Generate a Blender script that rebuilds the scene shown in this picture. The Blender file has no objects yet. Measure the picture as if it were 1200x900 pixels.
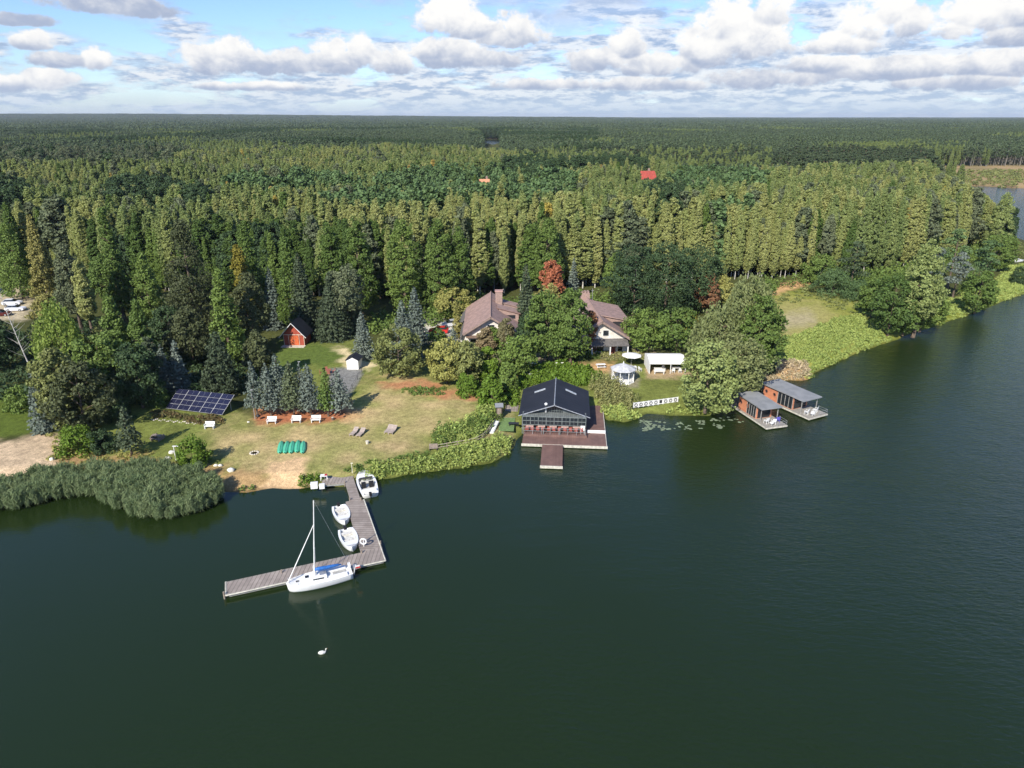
import bpy, math, random
import numpy as np
R_ = math.radians
sc = bpy.context.scene
COL = sc.collection
random.seed(7)
rng = np.random.default_rng(11)

HAZE = 0.000045
# ------------------------------------------------------------------ camera
F, CH = 811.0, 45.0
PITCH = math.atan(314/811)
cp, sp = math.cos(PITCH), math.sin(PITCH)
def P(px, py, z=0.9):
    """ground point seen at a photo pixel, on the level z"""
    u = (px-600)/F; v = (450-py)/F
    dy = cp+v*sp; dz = -sp+v*cp
    t = (z-CH)/dz
    return (u*t, dy*t)
def project(x, y, z):
    dz = z-CH
    depth = y*cp-dz*sp
    up = y*sp+dz*cp
    return 600+F*x/depth, 450-F*up/depth, depth
cam = bpy.data.cameras.new('camera'); camo = bpy.data.objects.new('camera', cam); COL.objects.link(camo)
cam.sensor_width = 36; cam.lens = 36*F/1200
cam.clip_start = 1; cam.clip_end = 40000
camo.location = (0, 0, CH); camo.rotation_euler = (math.pi/2-PITCH, 0, 0)
sc.camera = camo

# ------------------------------------------------------------------ light
SUN_EL, SUN_AZ = R_(37), math.atan2(-0.90, -0.43)      # where the sun stands, seen from the scene
sd = (math.cos(SUN_EL)*math.cos(SUN_AZ), math.cos(SUN_EL)*math.sin(SUN_AZ), math.sin(SUN_EL))
sun = bpy.data.lights.new('sun', 'SUN'); suno = bpy.data.objects.new('sun', sun); COL.objects.link(suno)
sun.energy = 5.0; sun.angle = R_(0.5); sun.color = (1.0, 0.93, 0.82)
from mathutils import Vector, Matrix
suno.rotation_euler = Vector(sd).to_track_quat('Z', 'Y').to_euler()
suno.location = (-60, -120, 160)
vs = sc.view_settings
vs.view_transform = 'Standard'; vs.look = 'None'; vs.exposure = 0.45; vs.gamma = 1; vs.use_curve_mapping = False
sc.cycles.max_bounces = 6; sc.cycles.diffuse_bounces = 3; sc.cycles.glossy_bounces = 3
sc.cycles.transmission_bounces = 3; sc.cycles.transparent_max_bounces = 6; sc.cycles.volume_bounces = 0
sc.cycles.use_denoising = True
sc.cycles.sample_clamp_indirect = 4

# ------------------------------------------------------------------ node maths
class S:
    """a socket that can be added, multiplied ..."""
    def __init__(s, t, o): s.t = t; s.o = o
    def op(s, kind, *a, clamp=False):
        n = s.t.nodes.new('ShaderNodeMath'); n.operation = kind; n.use_clamp = clamp
        for i, x in enumerate((s,)+a):
            if isinstance(x, S): s.t.links.new(x.o, n.inputs[i])
            else: n.inputs[i].default_value = x
        return S(s.t, n.outputs[0])
    def __add__(s, b): return s.op('ADD', b)
    __radd__ = __add__
    def __mul__(s, b): return s.op('MULTIPLY', b)
    __rmul__ = __mul__
    def __sub__(s, b): return s.op('SUBTRACT', b)
    def __rsub__(s, b): return (s*-1.0)+b
    def __truediv__(s, b): return s.op('DIVIDE', b)
    def max(s, b): return s.op('MAXIMUM', b)
    def min(s, b): return s.op('MINIMUM', b)
    def ramp(s, a, b):
        n = s.t.nodes.new('ShaderNodeMapRange'); n.interpolation_type = 'SMOOTHSTEP'
        s.t.links.new(s.o, n.inputs['Value'])
        n.inputs['From Min'].default_value = a; n.inputs['From Max'].default_value = b
        return S(s.t, n.outputs['Result'])
def noise(t, vec, scale, detail=4, rough=0.55, dist=0.0):
    n = t.nodes.new('ShaderNodeTexNoise')
    if vec is not None: t.links.new(vec, n.inputs['Vector'])
    n.inputs['Scale'].default_value = scale; n.inputs['Detail'].default_value = detail
    n.inputs['Roughness'].default_value = rough; n.inputs['Distortion'].default_value = dist
    return S(t, n.outputs['Fac'])
def mixc(t, fac, a, b, blend='MIX'):
    n = t.nodes.new('ShaderNodeMix'); n.data_type = 'RGBA'; n.blend_type = blend
    for sock, x in ((n.inputs[0], fac), (n.inputs[6], a), (n.inputs[7], b)):
        if isinstance(x, S): t.links.new(x.o, sock)
        elif isinstance(x, (tuple, list)): sock.default_value = (*x, 1) if len(x) == 3 else x
        else: sock.default_value = x
    return S(t, n.outputs[2])
def srgb(r, g, b):
    f = lambda c: (c/255/12.92 if c/255 <= 0.04045 else ((c/255+0.055)/1.055)**2.4)
    return (f(r), f(g), f(b))

# ------------------------------------------------------------------ sky with clouds
w = bpy.data.worlds.new('World'); sc.world = w; w.use_nodes = True
t = w.node_tree; t.nodes.clear()
sky = t.nodes.new('ShaderNodeTexSky'); sky.sky_type = 'NISHITA'; sky.sun_disc = False
sky.sun_elevation = SUN_EL; sky.sun_rotation = math.atan2(sd[0], sd[1])
sky.air_density = 1.0; sky.dust_density = 0.15; sky.ozone_density = 1.5
bg1 = t.nodes.new('ShaderNodeBackground'); bg1.inputs[1].default_value = 0.125
t.links.new(mixc(t, 1.0, S(t, sky.outputs[0]), (0.62, 0.75, 1.02), 'MULTIPLY').o, bg1.inputs[0])
tc = t.nodes.new('ShaderNodeTexCoord')
sx = t.nodes.new('ShaderNodeSeparateXYZ'); t.links.new(tc.outputs['Generated'], sx.inputs[0])
X, Y, Z = (S(t, sx.outputs[i]) for i in range(3))
az = X.op('ARCTAN2', Y)
el = Z.op('ARCSINE')
def comb(a, b, c=0.0):
    n = t.nodes.new('ShaderNodeCombineXYZ')
    for i, x in enumerate((a, b, c)):
        if isinstance(x, S): t.links.new(x.o, n.inputs[i])
        else: n.inputs[i].default_value = x
    return n.outputs[0]
def azel(px, py):
    u = (px-600)/F; v = (450-py)/F
    x, y, z = u, cp+v*sp, -sp+v*cp
    return math.atan2(x, y), math.atan2(z, math.hypot(x, y))
pos = comb(az, el*1.25)
n1 = noise(t, pos, 22, 7, 0.62)
n2 = noise(t, pos, 60, 6, 0.6)
wv = comb(az*1.0, el*4.0, 3.3)
nb = noise(t, wv, 9, 7, 0.6)
# cumulus: (x, y, half width, half height above, below, brightness) in photo pixels
BL = [(250,74,58,22,14,.75),(275,66,26,26,16,1),(335,76,70,20,12,.7),(393,70,40,30,18,1),(420,66,30,26,16,.95),(455,76,34,24,12,.85),
      (525,26,44,40,16,1.25),(550,34,50,22,12,1.1),(600,44,50,30,14,.85),(560,70,75,16,12,.6),(520,62,50,20,10,.8),
      (738,58,30,30,14,1),(770,78,60,22,14,.8),(700,72,46,20,12,.8),
      (850,34,46,50,26,1.3),(880,50,60,40,24,1.1),(830,62,45,30,18,1.0),(905,18,32,34,20,1.1),
      (985,54,48,20,10,1.1),(1015,34,34,34,18,1.35),(1040,16,28,26,22,1.2),(1068,32,30,24,18,.85),
      (1115,38,38,16,8,1.15),(1150,22,48,30,18,1.3),(1190,12,50,34,22,1.1),(1185,44,40,14,10,.6),
      (42,50,22,13,8,.9),(112,72,17,18,10,1.05),(72,70,34,10,10,.55),(62,98,32,18,9,.85),(6,98,22,12,9,.9),
      (1060,82,120,16,12,.8),(1180,78,60,20,12,.85),(900,92,90,14,12,.6),(960,78,60,14,10,.8),(1120,98,70,12,8,.6),
      (130,8,70,14,8,.35),(170,12,40,10,8,.2),(20,24,40,8,5,.2),(640,100,80,10,6,.75),(300,102,80,7,5,.85),(760,100,90,12,7,.7)]
dens = None
for (bx, by, bw, bt, bb, br) in BL:
    a0, e0 = azel(bx, by)
    k = 1/880.0
    dx = (az-a0)*(1/(bw*k)); de = el-e0
    up = de.max(0.0)*(1/(bt*k)); dn = de.min(0.0)*(1/(bb*k))
    d = 1.0-(dx*dx+up*up+dn*dn)
    # lit from above: brightness grows towards the top of each puff
    lit = (de*(1/(bt*k))).ramp(-0.75, 0.55)*br
    d = d.max(-3.0)
    if dens is None: dens = d; light = lit; wsum = d
    else:
        sel = (d-dens).ramp(-0.25, 0.25)
        light = light+(lit-light)*sel
        dens = dens.max(d)
n3 = noise(t, pos, 34, 6, 0.6, 0.3)
body = dens+(n1-0.5)*2.6+(n2-0.5)*1.1
m_cu = body.ramp(-0.05, 0.55)
shade = (light+(n3-0.5)*1.5+(body.min(1.0)-0.5)*-0.15).ramp(-0.05, 1.0)
c_cu = mixc(t, shade, srgb(172,185,210), srgb(253,252,250))
# low distant bands of cloud, hazier toward the horizon
m_low = (nb+(0.115-el)*1.6+(az*0.12)).ramp(0.46, 0.62)*(1.0-el.ramp(0.11, 0.17))*0.9
nl = noise(t, comb(az, el*4.2, 9.1), 30, 6, 0.62)
c_low = mixc(t, nl.ramp(0.40, 0.58), srgb(160,180,212), srgb(240,243,247))
# thin high veil toward the top
m_hi = (noise(t, comb(az, el*3.2, 17.0), 6, 6, 0.55)+(el-0.14)*1.6-az.op('ABSOLUTE')*0.10).ramp(0.40, 0.58)*el.ramp(0.07, 0.13)*(1.0-el.ramp(0.17, 0.26))*0.8
c_hi = mixc(t, n1.ramp(0.35, 0.65), srgb(176,188,210), srgb(205,211,224))
# broken cloud high above the frame
pl = comb(X/(Z.max(0.05)), Y/(Z.max(0.05)), 0.0)
m_up = noise(t, pl, 1.3, 6, 0.55).ramp(0.60, 0.74)*el.ramp(0.85, 1.05)*0.5
cmask = m_hi; ccol = c_hi
ccol = mixc(t, m_low, ccol, c_low); cmask = cmask.max(m_low)
ccol = mixc(t, m_up, ccol, srgb(215,225,240)); cmask = cmask.max(m_up)
ccol = mixc(t, m_cu, ccol, c_cu); cmask = cmask.max(m_cu)
hz = (1.0-el.ramp(0.0, 0.04))*0.75
ccol = mixc(t, hz, ccol, srgb(184,206,232)); cmask = cmask.max(hz)
bg2 = t.nodes.new('ShaderNodeBackground'); bg2.inputs[1].default_value = 0.76
t.links.new(ccol.o, bg2.inputs[0])
mx = t.nodes.new('ShaderNodeMixShader'); t.links.new(cmask.o, mx.inputs[0])
t.links.new(bg1.outputs[0], mx.inputs[1]); t.links.new(bg2.outputs[0], mx.inputs[2])
wo = t.nodes.new('ShaderNodeOutputWorld'); t.links.new(mx.outputs[0], wo.inputs[0])
w.cycles.sampling_method = 'MANUAL'; w.cycles.sample_map_resolution = 512

# ------------------------------------------------------------------ air
HZ = [(x, y, z) for x in (-17500, 17500) for y in (-450, 19500) for z in (-6, 90)]
hme = bpy.data.meshes.new('haze'); hme.from_pydata(HZ, [], [(0,1,3,2),(4,6,7,5),(0,4,5,1),(2,3,7,6),(0,2,6,4),(1,5,7,3)])
hm = bpy.data.materials.new('haze'); hm.use_nodes = True; ht = hm.node_tree; ht.nodes.clear()
hv = ht.nodes.new('ShaderNodeVolumePrincipled'); hv.inputs['Color'].default_value = (0.80, 0.88, 1.0, 1); hv.inputs['Density'].default_value = HAZE
hv.inputs['Anisotropy'].default_value = 0.1
ho_ = ht.nodes.new('ShaderNodeOutputMaterial'); ht.links.new(hv.outputs[0], ho_.inputs['Volume'])
hme.materials.append(hm); hob = bpy.data.objects.new('haze', hme); COL.objects.link(hob); hob['kind'] = 'stuff'; hob['label'] = 'thin blue haze over the distant forest'; hob.display_type = 'WIRE'
# ------------------------------------------------------------------ materials
MC = {}
def mat(name, col, rough=0.7, metal=0.0, var=0.12, scale=3.0, bump=0.0, bscale=20.0, col2=None, spec=0.4, stripes=None):
    if name in MC: return MC[name]
    m = bpy.data.materials.new(name); m.use_nodes = True; t = m.node_tree
    b = t.nodes['Principled BSDF']
    b.inputs['Roughness'].default_value = rough; b.inputs['Metallic'].default_value = metal
    b.inputs['Specular IOR Level'].default_value = spec
    tc = t.nodes.new('ShaderNodeTexCoord'); o = tc.outputs['Object']
    n = noise(t, o, scale, 5, 0.6)
    c2 = col2 or tuple(c*(1-2*var) for c in col)
    c1 = col if col2 else tuple(min(1, c*(1+var)) for c in col)
    c = mixc(t, n.ramp(0.35, 0.65), c1, c2)
    if stripes:          # board joints: axis, spacing, joint colour
        ax, sp_, jc = stripes
        s3 = t.nodes.new('ShaderNodeSeparateXYZ'); t.links.new(o, s3.inputs[0])
        fr = (S(t, s3.outputs[ax])*(1/sp_)).op('FRACT')
        c = mixc(t, fr.ramp(0.80, 0.92), c, jc)
        cell = (S(t, s3.outputs[ax])*(1/sp_)).op('FLOOR')
        wn = t.nodes.new('ShaderNodeTexWhiteNoise'); wn.noise_dimensions = '1D'; t.links.new(cell.o, wn.inputs['W'])
        c = mixc(t, S(t, wn.outputs['Value'])*0.35, c, tuple(x*0.5 for x in col))
    t.links.new(c.o, b.inputs['Base Color'])
    if bump:
        bn = t.nodes.new('ShaderNodeBump'); bn.inputs['Strength'].default_value = bump; bn.inputs['Distance'].default_value = 0.05
        t.links.new(noise(t, o, bscale, 4).o, bn.inputs['Height']); t.links.new(bn.outputs[0], b.inputs['Normal'])
    MC[name] = m; return m
def leafmat(name, cols, trans=0.16):
    """foliage: cols = two tones between which each tree, and each leaf a little, varies"""
    key = 'foliage_'+name
    if key in MC: return MC[key]
    m = bpy.data.materials.new(key); m.use_nodes = True; t = m.node_tree
    b = t.nodes['Principled BSDF']; b.inputs['Roughness'].default_value = 0.65; b.inputs['Specular IOR Level'].default_value = 0.25
    oi = t.nodes.new('ShaderNodeObjectInfo'); ge = t.nodes.new('ShaderNodeNewGeometry'); tc = t.nodes.new('ShaderNodeTexCoord')
    r1 = S(t, oi.outputs['Random']); r2 = S(t, ge.outputs['Random Per Island'])
    n = noise(t, tc.outputs['Object'], 0.9, 3)
    f = (r1*0.75+n.ramp(0.3, 0.7)*0.25+(r2-0.5)*0.35).op('MAXIMUM', 0.0).op('MINIMUM', 1.0)
    c = mixc(t, f, cols[0], cols[1])
    br = r2*0.55+0.72
    c = mixc(t, 1.0, c, S(t, comb_(t, br)), 'MULTIPLY')
    tr = t.nodes.new('ShaderNodeBsdfTranslucent'); ms = t.nodes.new('ShaderNodeMixShader'); ms.inputs[0].default_value = trans
    t.links.new(c.o, b.inputs['Base Color']); t.links.new(c.o, tr.inputs[0])
    t.links.new(b.outputs[0], ms.inputs[1]); t.links.new(tr.outputs[0], ms.inputs[2])
    t.links.new(ms.outputs[0], t.nodes['Material Output'].inputs[0])
    MC[key] = m; return m
def comb_(t, v):
    n = t.nodes.new('ShaderNodeCombineXYZ')
    for i in range(3): t.links.new(v.o, n.inputs[i])
    return n.outputs[0]

# ------------------------------------------------------------------ objects
def tag(o, label=None, cat=None, group=None, kind=None):
    if label: o['label'] = label
    if cat: o['category'] = cat
    if group: o['group'] = group
    if kind: o['kind'] = kind
    return o
def link(name, me, m=None, parent=None):
    o = bpy.data.objects.new(name, me); COL.objects.link(o)
    if m is not None and me is not None and len(me.materials) == 0: me.materials.append(m)
    if parent is not None: o.parent = parent
    return o
def thing(name, label, cat, loc, rz=0.0, group=None):
    o = bpy.data.objects.new(name, None); COL.objects.link(o)
    o.location = loc if len(loc) == 3 else (*loc, 0.9)
    o.rotation_euler = (0, 0, rz); o.empty_display_size = 0.3
    return tag(o, label, cat, group)
def npmesh(name, V, faces, k=4, mats=(), midx=None, smooth=False):
    me = bpy.data.meshes.new(name)
    V = np.asarray(V, np.float32); faces = np.asarray(faces, np.int32).reshape(-1, k)
    me.vertices.add(len(V)); me.vertices.foreach_set('co', V.ravel())
    me.loops.add(faces.size); me.loops.foreach_set('vertex_index', faces.ravel())
    me.polygons.add(len(faces)); me.polygons.foreach_set('loop_start', np.arange(0, faces.size, k, dtype=np.int32))
    for m in mats: me.materials.append(m)
    if midx is not None: me.polygons.foreach_set('material_index', np.asarray(midx, np.int32))
    if smooth: me.polygons.foreach_set('use_smooth', np.ones(len(faces), bool))
    me.update(calc_edges=True)
    return me
class MB:
    """collects simple solids, builds ONE mesh object"""
    def __init__(s): s.v = []; s.f = []
    def add(s, vs, fs):
        b = len(s.v); s.v += [tuple(v) for v in vs]; s.f += [tuple(b+i for i in f) for f in fs]; return s
    def box(s, c, size, rz=0.0, rx=0.0, ry=0.0):
        hx, hy, hz = (q/2 for q in size)
        M = Matrix.Rotation(rz, 3, 'Z') @ Matrix.Rotation(ry, 3, 'Y') @ Matrix.Rotation(rx, 3, 'X')
        vs = [tuple(Vector(c)+M @ Vector((x*hx, y*hy, z*hz))) for x in (-1, 1) for y in (-1, 1) for z in (-1, 1)]
        return s.add(vs, [(0,1,3,2),(4,6,7,5),(0,4,5,1),(2,3,7,6),(0,2,6,4),(1,5,7,3)])
    def bx(s, x0, x1, y0, y1, z0, z1): return s.box(((x0+x1)/2, (y0+y1)/2, (z0+z1)/2), (x1-x0, y1-y0, z1-z0))
    def tube(s, pts, r, n=8, cap=True):
        pts = [Vector(p) for p in pts]; rs = r if isinstance(r, (list, tuple)) else [r]*len(pts)
        rings = []
        for i, p in enumerate(pts):
            d = (pts[min(i+1, len(pts)-1)]-pts[max(i-1, 0)]).normalized()
            a = d.cross(Vector((0, 0, 1)) if abs(d.z) < 0.9 else Vector((1, 0, 0))).normalized(); b = d.cross(a)
            rings.append([p+(a*math.cos(2*math.pi*k/n)+b*math.sin(2*math.pi*k/n))*rs[i] for k in range(n)])
        vs = [v for r_ in rings for v in r_]; fs = []
        for i in range(len(pts)-1):
            for k in range(n): fs.append((i*n+k, i*n+(k+1) % n, (i+1)*n+(k+1) % n, (i+1)*n+k))
        if cap: fs += [tuple(range(n))[::-1], tuple((len(pts)-1)*n+k for k in range(n))]
        return s.add(vs, fs)
    def prism(s, poly, a, b, axis='y'):
        """outline poly extruded from a to b along an axis"""
        n = len(poly)
        m = {'y': lambda p, q: (p[0], q, p[1]), 'z': lambda p, q: (p[0], p[1], q), 'x': lambda p, q: (q, p[0], p[1])}[axis]
        vs = [m(p, a) for p in poly]+[m(p, b) for p in poly]
        return s.add(vs, [tuple(range(n)), tuple(range(n, 2*n))[::-1]]+[(i, n+i, n+(i+1) % n, (i+1) % n) for i in range(n)])
    def slab(s, quad, th):
        """a plate: quad corners, th thick downward"""
        q = [Vector(p) for p in quad]; nn = (q[1]-q[0]).cross(q[2]-q[0]).normalized()
        if nn.z < 0: nn = -nn
        n = len(q)
        return s.add([tuple(p) for p in q]+[tuple(p-nn*th) for p in q], [tuple(range(n)), tuple(range(n, 2*n))[::-1]]+[(i, n+i, n+(i+1) % n, (i+1) % n) for i in range(n)])
    def lathe(s, prof, c=(0, 0, 0), n=16):
        vs = []; fs = []
        for (r, z) in prof: vs += [(c[0]+r*math.cos(2*math.pi*k/n), c[1]+r*math.sin(2*math.pi*k/n), c[2]+z) for k in range(n)]
        for i in range(len(prof)-1):
            for k in range(n): fs.append((i*n+k, i*n+(k+1) % n, (i+1)*n+(k+1) % n, (i+1)*n+k))
        return s.add(vs, fs+[tuple(range(n))[::-1], tuple((len(prof)-1)*n+k for k in range(n))])
    def mesh(s, name, m=None):
        me = bpy.data.meshes.new(name); me.from_pydata(s.v, [], s.f); me.update()
        import bmesh
        bm = bmesh.new(); bm.from_mesh(me); bmesh.ops.recalc_face_normals(bm, faces=bm.faces); bm.to_mesh(me); bm.free()
        if m: me.materials.append(m)
        return me
    def build(s, name, m, parent=None, smooth=False):
        me = s.mesh(name, m)
        if smooth: me.polygons.foreach_set('use_smooth', [True]*len(me.polygons))
        return link(name, me, None, parent)
def kids(o): return [c for c in bpy.data.objects if c.parent == o]
def copy_tree(o, loc, rz=None, label=None, scale=None):
    ch = {}
    for c in bpy.data.objects:
        if c.parent: ch.setdefault(c.parent.name, []).append(c)
    r = o.copy(); COL.objects.link(r); r.location = loc if len(loc) == 3 else (*loc, 0.9)
    if rz is not None: r.rotation_euler = (0, 0, rz)
    if label: r['label'] = label
    if scale: r.scale = scale
    def rec(src, dst):
        for c in ch.get(src.name, []):
            d = c.copy(); COL.objects.link(d); d.parent = dst; rec(c, d)
    rec(o, r); return r

# ------------------------------------------------------------------ shoreline
SH = [(-900,560),(-400,562),(-100,562),(0,566),(60,562),(120,560),(170,562),(220,568),(262,576),(290,577),(318,572),(350,573),(378,569),(400,571),(430,565),(462,559),
 (500,553),(540,549),(575,542),(596,532),(606,516),(615,505),(640,497),(680,487),(703,482),(712,492),(730,495),(748,491),(757,484),(790,487),(830,487),(848,483),(856,472),
 (870,462),(893,452),(915,446),(940,446),(952,443),(955,437),(985,423),(1010,411),(1045,400),(1075,389),(1105,379),(1130,371),(1160,359),(1200,344),(1240,328),(1262,310),
 (1235,292),(1200,282),(1175,272),(1160,255),(1150,240),(1130,230),(1100,223),(1125,220),(1150,219),(1200,221),(1300,222),(1420,219)]
LK = [P(a, b, 0.0) for a, b in SH]+[(1500, 420), (1500, -400), (-700, -400), (-700, 70)]
LK = np.array(LK)
def sdist(pts, poly):
    """signed distance to a polygon, positive inside"""
    pts = np.asarray(pts, float); poly = np.asarray(poly, float)
    d2 = np.full(len(pts), 1e18); ins = np.zeros(len(pts), bool)
    n = len(poly)
    for i in range(n):
        a = poly[i]; b = poly[(i+1) % n]; ab = b-a; L = (ab**2).sum()+1e-12
        tt = np.clip(((pts-a)@ab)/L, 0, 1)
        dd = ((pts-a-tt[:, None]*ab)**2).sum(1); d2 = np.minimum(d2, dd)
        c = ((a[1] > pts[:, 1]) != (b[1] > pts[:, 1]))
        xi = a[0]+(pts[:, 1]-a[1])*(b[0]-a[0])/((b[1]-a[1]) if abs(b[1]-a[1]) > 1e-12 else 1e-12)
        ins ^= c & (pts[:, 0] < xi)
    return np.where(ins, 1, -1)*np.sqrt(d2)
def vnoise(p, s, seed=0):
    """cheap smooth 2-D noise in 0..1"""
    r = np.random.default_rng(seed); g = r.random((64, 64))
    q = np.asarray(p)/s+1000.3; i = np.floor(q).astype(int); f = q-i; f = f*f*(3-2*f)
    a = g[i[:, 0] % 64, i[:, 1] % 64]; b = g[(i[:, 0]+1) % 64, i[:, 1] % 64]; c = g[i[:, 0] % 64, (i[:, 1]+1) % 64]; d = g[(i[:, 0]+1) % 64, (i[:, 1]+1) % 64]
    return (a*(1-f[:, 0])+b*f[:, 0])*(1-f[:, 1])+(c*(1-f[:, 0])+d*f[:, 0])*f[:, 1]
POND = np.array([P(570, 168, 0), P(577, 169, 0), P(586, 168.2, 0), P(590, 165.5, 0), P(583, 163.5, 0), P(566, 163, 0), P(556, 164.5, 0), P(562, 166.5, 0)])
def lake_d(pts):
    return np.maximum(sdist(pts, LK), sdist(pts, POND))
def ground_z(pts):
    d = -lake_d(pts)+(vnoise(pts, 1.7, 3)-0.5)*0.5
    z = np.clip(d*0.35, -2.2, 0.9)
    far = np.clip((pts[:, 1]-3500)/3500, 0, 1)
    ridge = far**2*(np.clip(0.35-pts[:, 0]/np.maximum(pts[:, 1], 1)*1.25, 0, 1))*42*np.clip((9500-pts[:, 1])/1500, 0, 1)
    return z+ridge+far*6*vnoise(pts, 900, 5)

# ------------------------------------------------------------------ ground sheet
def axis(a, b, step, lo, hi, grow=1.09):
    l = list(np.arange(a, b, step)); s = step; x = a
    while x > lo: s *= grow; x -= s; l.insert(0, x)
    s = step; x = l[-1]
    while x < hi: s *= grow; x += s; l.append(x)
    return np.array(l)
gx = axis(-80, 75, 0.5, -16000, 16000, 1.055); gy = axis(66, 150, 0.5, -300, 18000, 1.045)
GX, GY = np.meshgrid(gx, gy, indexing='ij'); gp = np.stack([GX.ravel(), GY.ravel()], 1)
gz = ground_z(gp)
ix = np.arange(len(gx)*len(gy)).reshape(len(gx), len(gy))
gf = np.stack([ix[:-1, :-1], ix[1:, :-1], ix[1:, 1:], ix[:-1, 1:]], -1).reshape(-1, 4)
gm = npmesh('ground', np.column_stack([gp, gz]), gf, smooth=True)
pu, pv, _d = project(gp[:, 0], gp[:, 1], 0.9)
vis = gp[:, 1] > 30
pp = np.stack([np.where(vis, pu, -5000), np.where(vis, pv, 5000)], 1)
rough = (vnoise(gp, 2.2, 8)-.5)*1.2+(vnoise(gp, 0.9, 9)-.5)*0.9
def zone(poly, soft=3.0, jag=5.0):
    d = sdist(pp, poly)+rough*jag
    return np.clip(d/soft*0.5+0.5, 0, 1)[:, None]
C = lambda *c: np.array(srgb(*c))[None, :]
col = np.repeat(C(74, 78, 42), len(gp), 0)                                   # woodland floor
nz = vnoise(gp, 6, 21)[:, None]
col = col*(0.7+0.6*nz)
def lay(poly, c, soft=3, jag=5, amt=1.0):
    global col
    m = zone(poly, soft, jag)*amt; col = col*(1-m)+np.asarray(c)*m
n4 = vnoise(gp, 3.1, 31)[:, None]; n5 = vnoise(gp, 1.1, 32)[:, None]
grass = C(116, 124, 62)*(0.75+0.4*n4)*(0.85+.3*n5)
dry = (C(188, 164, 120)*(1-n4)+C(144, 142, 84)*n4)*(0.88+.24*n5)
lay([(120,470),(250,455),(300,500),(300,440),(350,400),(430,400),(470,430),(600,440),(700,425),(850,430),(850,500),(560,560),(250,600),(120,545)], grass, 4, 6)
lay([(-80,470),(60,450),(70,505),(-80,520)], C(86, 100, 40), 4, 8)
lay([(245,505),(330,478),(400,488),(430,452),(470,440),(520,462),(566,474),(560,500),(505,518),(430,540),(395,549),(360,562),(300,566),(262,540)], dry, 14, 16, .92)
lay([(440,425),(540,455),(560,480),(470,470)], dry, 8, 10, .6)
lay([(-900,600),(-900,500),(-60,522),(20,516),(45,506),(72,512),(80,530),(66,552),(0,575),(-100,590)], C(190, 168, 138)*(0.85+.3*n5), 3, 5)
lay([(64,528),(130,530),(205,541),(262,546),(330,552),(330,580),(190,570),(70,560)], C(170, 138, 98), 5, 10, .8)
lay([(312,540),(350,533),(362,545),(352,580),(312,580)], C(206, 174, 132)*(0.9+.2*n5), 5, 9)
lay([(296,480),(408,476),(424,488),(400,493),(300,497)], C(172, 112, 80), 3, 5)
lay([(408,482),(430,480),(424,495),(400,495)], C(196, 170, 122), 4, 5, .7)
lay([(440,448),(500,446),(560,462),(556,470),(500,465)], C(176, 122, 88), 3, 6, .85)
lay([(386,432),(426,430),(424,440),(408,468),(384,478)], C(128, 128, 124), 1.5, 1)
lay([(385,409),(405,408),(430,424),(440,428),(432,436),(395,424),(372,414)], C(206, 190, 146), 2, 4)
lay([(470,366),(548,366),(548,400),(505,402),(470,385)], C(196, 190, 174)*(0.94+.12*n5), 2, 3)
lay([(-60,334),(24,336),(42,352),(30,376),(-60,372)], C(180, 166, 136)*(0.9+.2*n5), 2, 4)
lay([(328,402),(375,402),(405,418),(385,428),(320,430)], C(92, 108, 50), 3, 5)
lay([(560,500),(600,470),(604,530),(570,530)], C(150, 140, 96), 3, 4, .8)
lay([(655,425),(720,426),(716,437),(650,438)], C(190, 152, 108), 3, 5, .9)
lay([(535,395),(610,402),(650,418),(640,430),(560,425)], C(150, 140, 116), 3, 4, .8)
lay([(706,405),(765,408),(768,418),(706,418)], C(168, 152, 130), 2, 2, .9)
lay([(715,432),(748,432),(750,455),(712,455)], C(140, 132, 112), 2, 2, .8)
lay([(758,432),(840,432),(840,444),(758,442)], C(176, 150, 120), 2, 3, .8)
md = (C(150, 148, 78)*(1-n4)+C(120, 130, 52)*n4)
lay([(880,350),(905,335),(1000,352),(1060,372),(1200,318),(1260,310),(1230,345),(1050,410),(950,460),(880,470),(860,440)], md, 4, 6)
lay([(902,352),(960,352),(985,376),(930,402),(902,390)], C(158, 150, 94), 8, 8, .8)
lay([(905,371),(948,364),(956,378),(915,386)], C(170, 158, 126), 5, 5, .8)
lay([(896,340),(925,330),(952,325),(954,332),(925,340),(900,348)], C(196, 158, 112), 1.5, 2)
lay([(902,424),(950,428),(946,443),(905,444)], C(194, 152, 112), 4, 6, .8)
lay([(1088,192),(1140,194),(1420,190),(1420,226),(1100,226),(1088,214)], (C(178, 150, 112)*(1-n4)+C(120, 112, 74)*n4), 1.0, 2)
wet = np.clip(1-gz/0.25, 0, 1)[:, None]
col = col*(1-.55*wet)
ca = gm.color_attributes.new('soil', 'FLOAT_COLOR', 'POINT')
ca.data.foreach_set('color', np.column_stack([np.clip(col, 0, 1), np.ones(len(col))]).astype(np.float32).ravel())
m = bpy.data.materials.new('soil'); m.use_nodes = True; t = m.node_tree; b = t.nodes['Principled BSDF']
at = t.nodes.new('ShaderNodeAttribute'); at.attribute_name = 'soil'
ge = t.nodes.new('ShaderNodeNewGeometry')
na = noise(t, ge.outputs['Position'], 1.4, 8, 0.7); nb_ = noise(t, ge.outputs['Position'], 7.0, 4, 0.7)
v = na.ramp(0.28, 0.72)*0.55+nb_.ramp(0.32, 0.68)*0.62+0.42
c = mixc(t, 1.0, S(t, at.outputs['Color']), S(t, comb_(t, v)), 'MULTIPLY')
t.links.new(c.o, b.inputs['Base Color']); b.inputs['Roughness'].default_value = 0.95; b.inputs['Specular IOR Level'].default_value = 0.1
bn = t.nodes.new('ShaderNodeBump'); bn.inputs['Strength'].default_value = 0.7; bn.inputs['Distance'].default_value = 0.12
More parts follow.
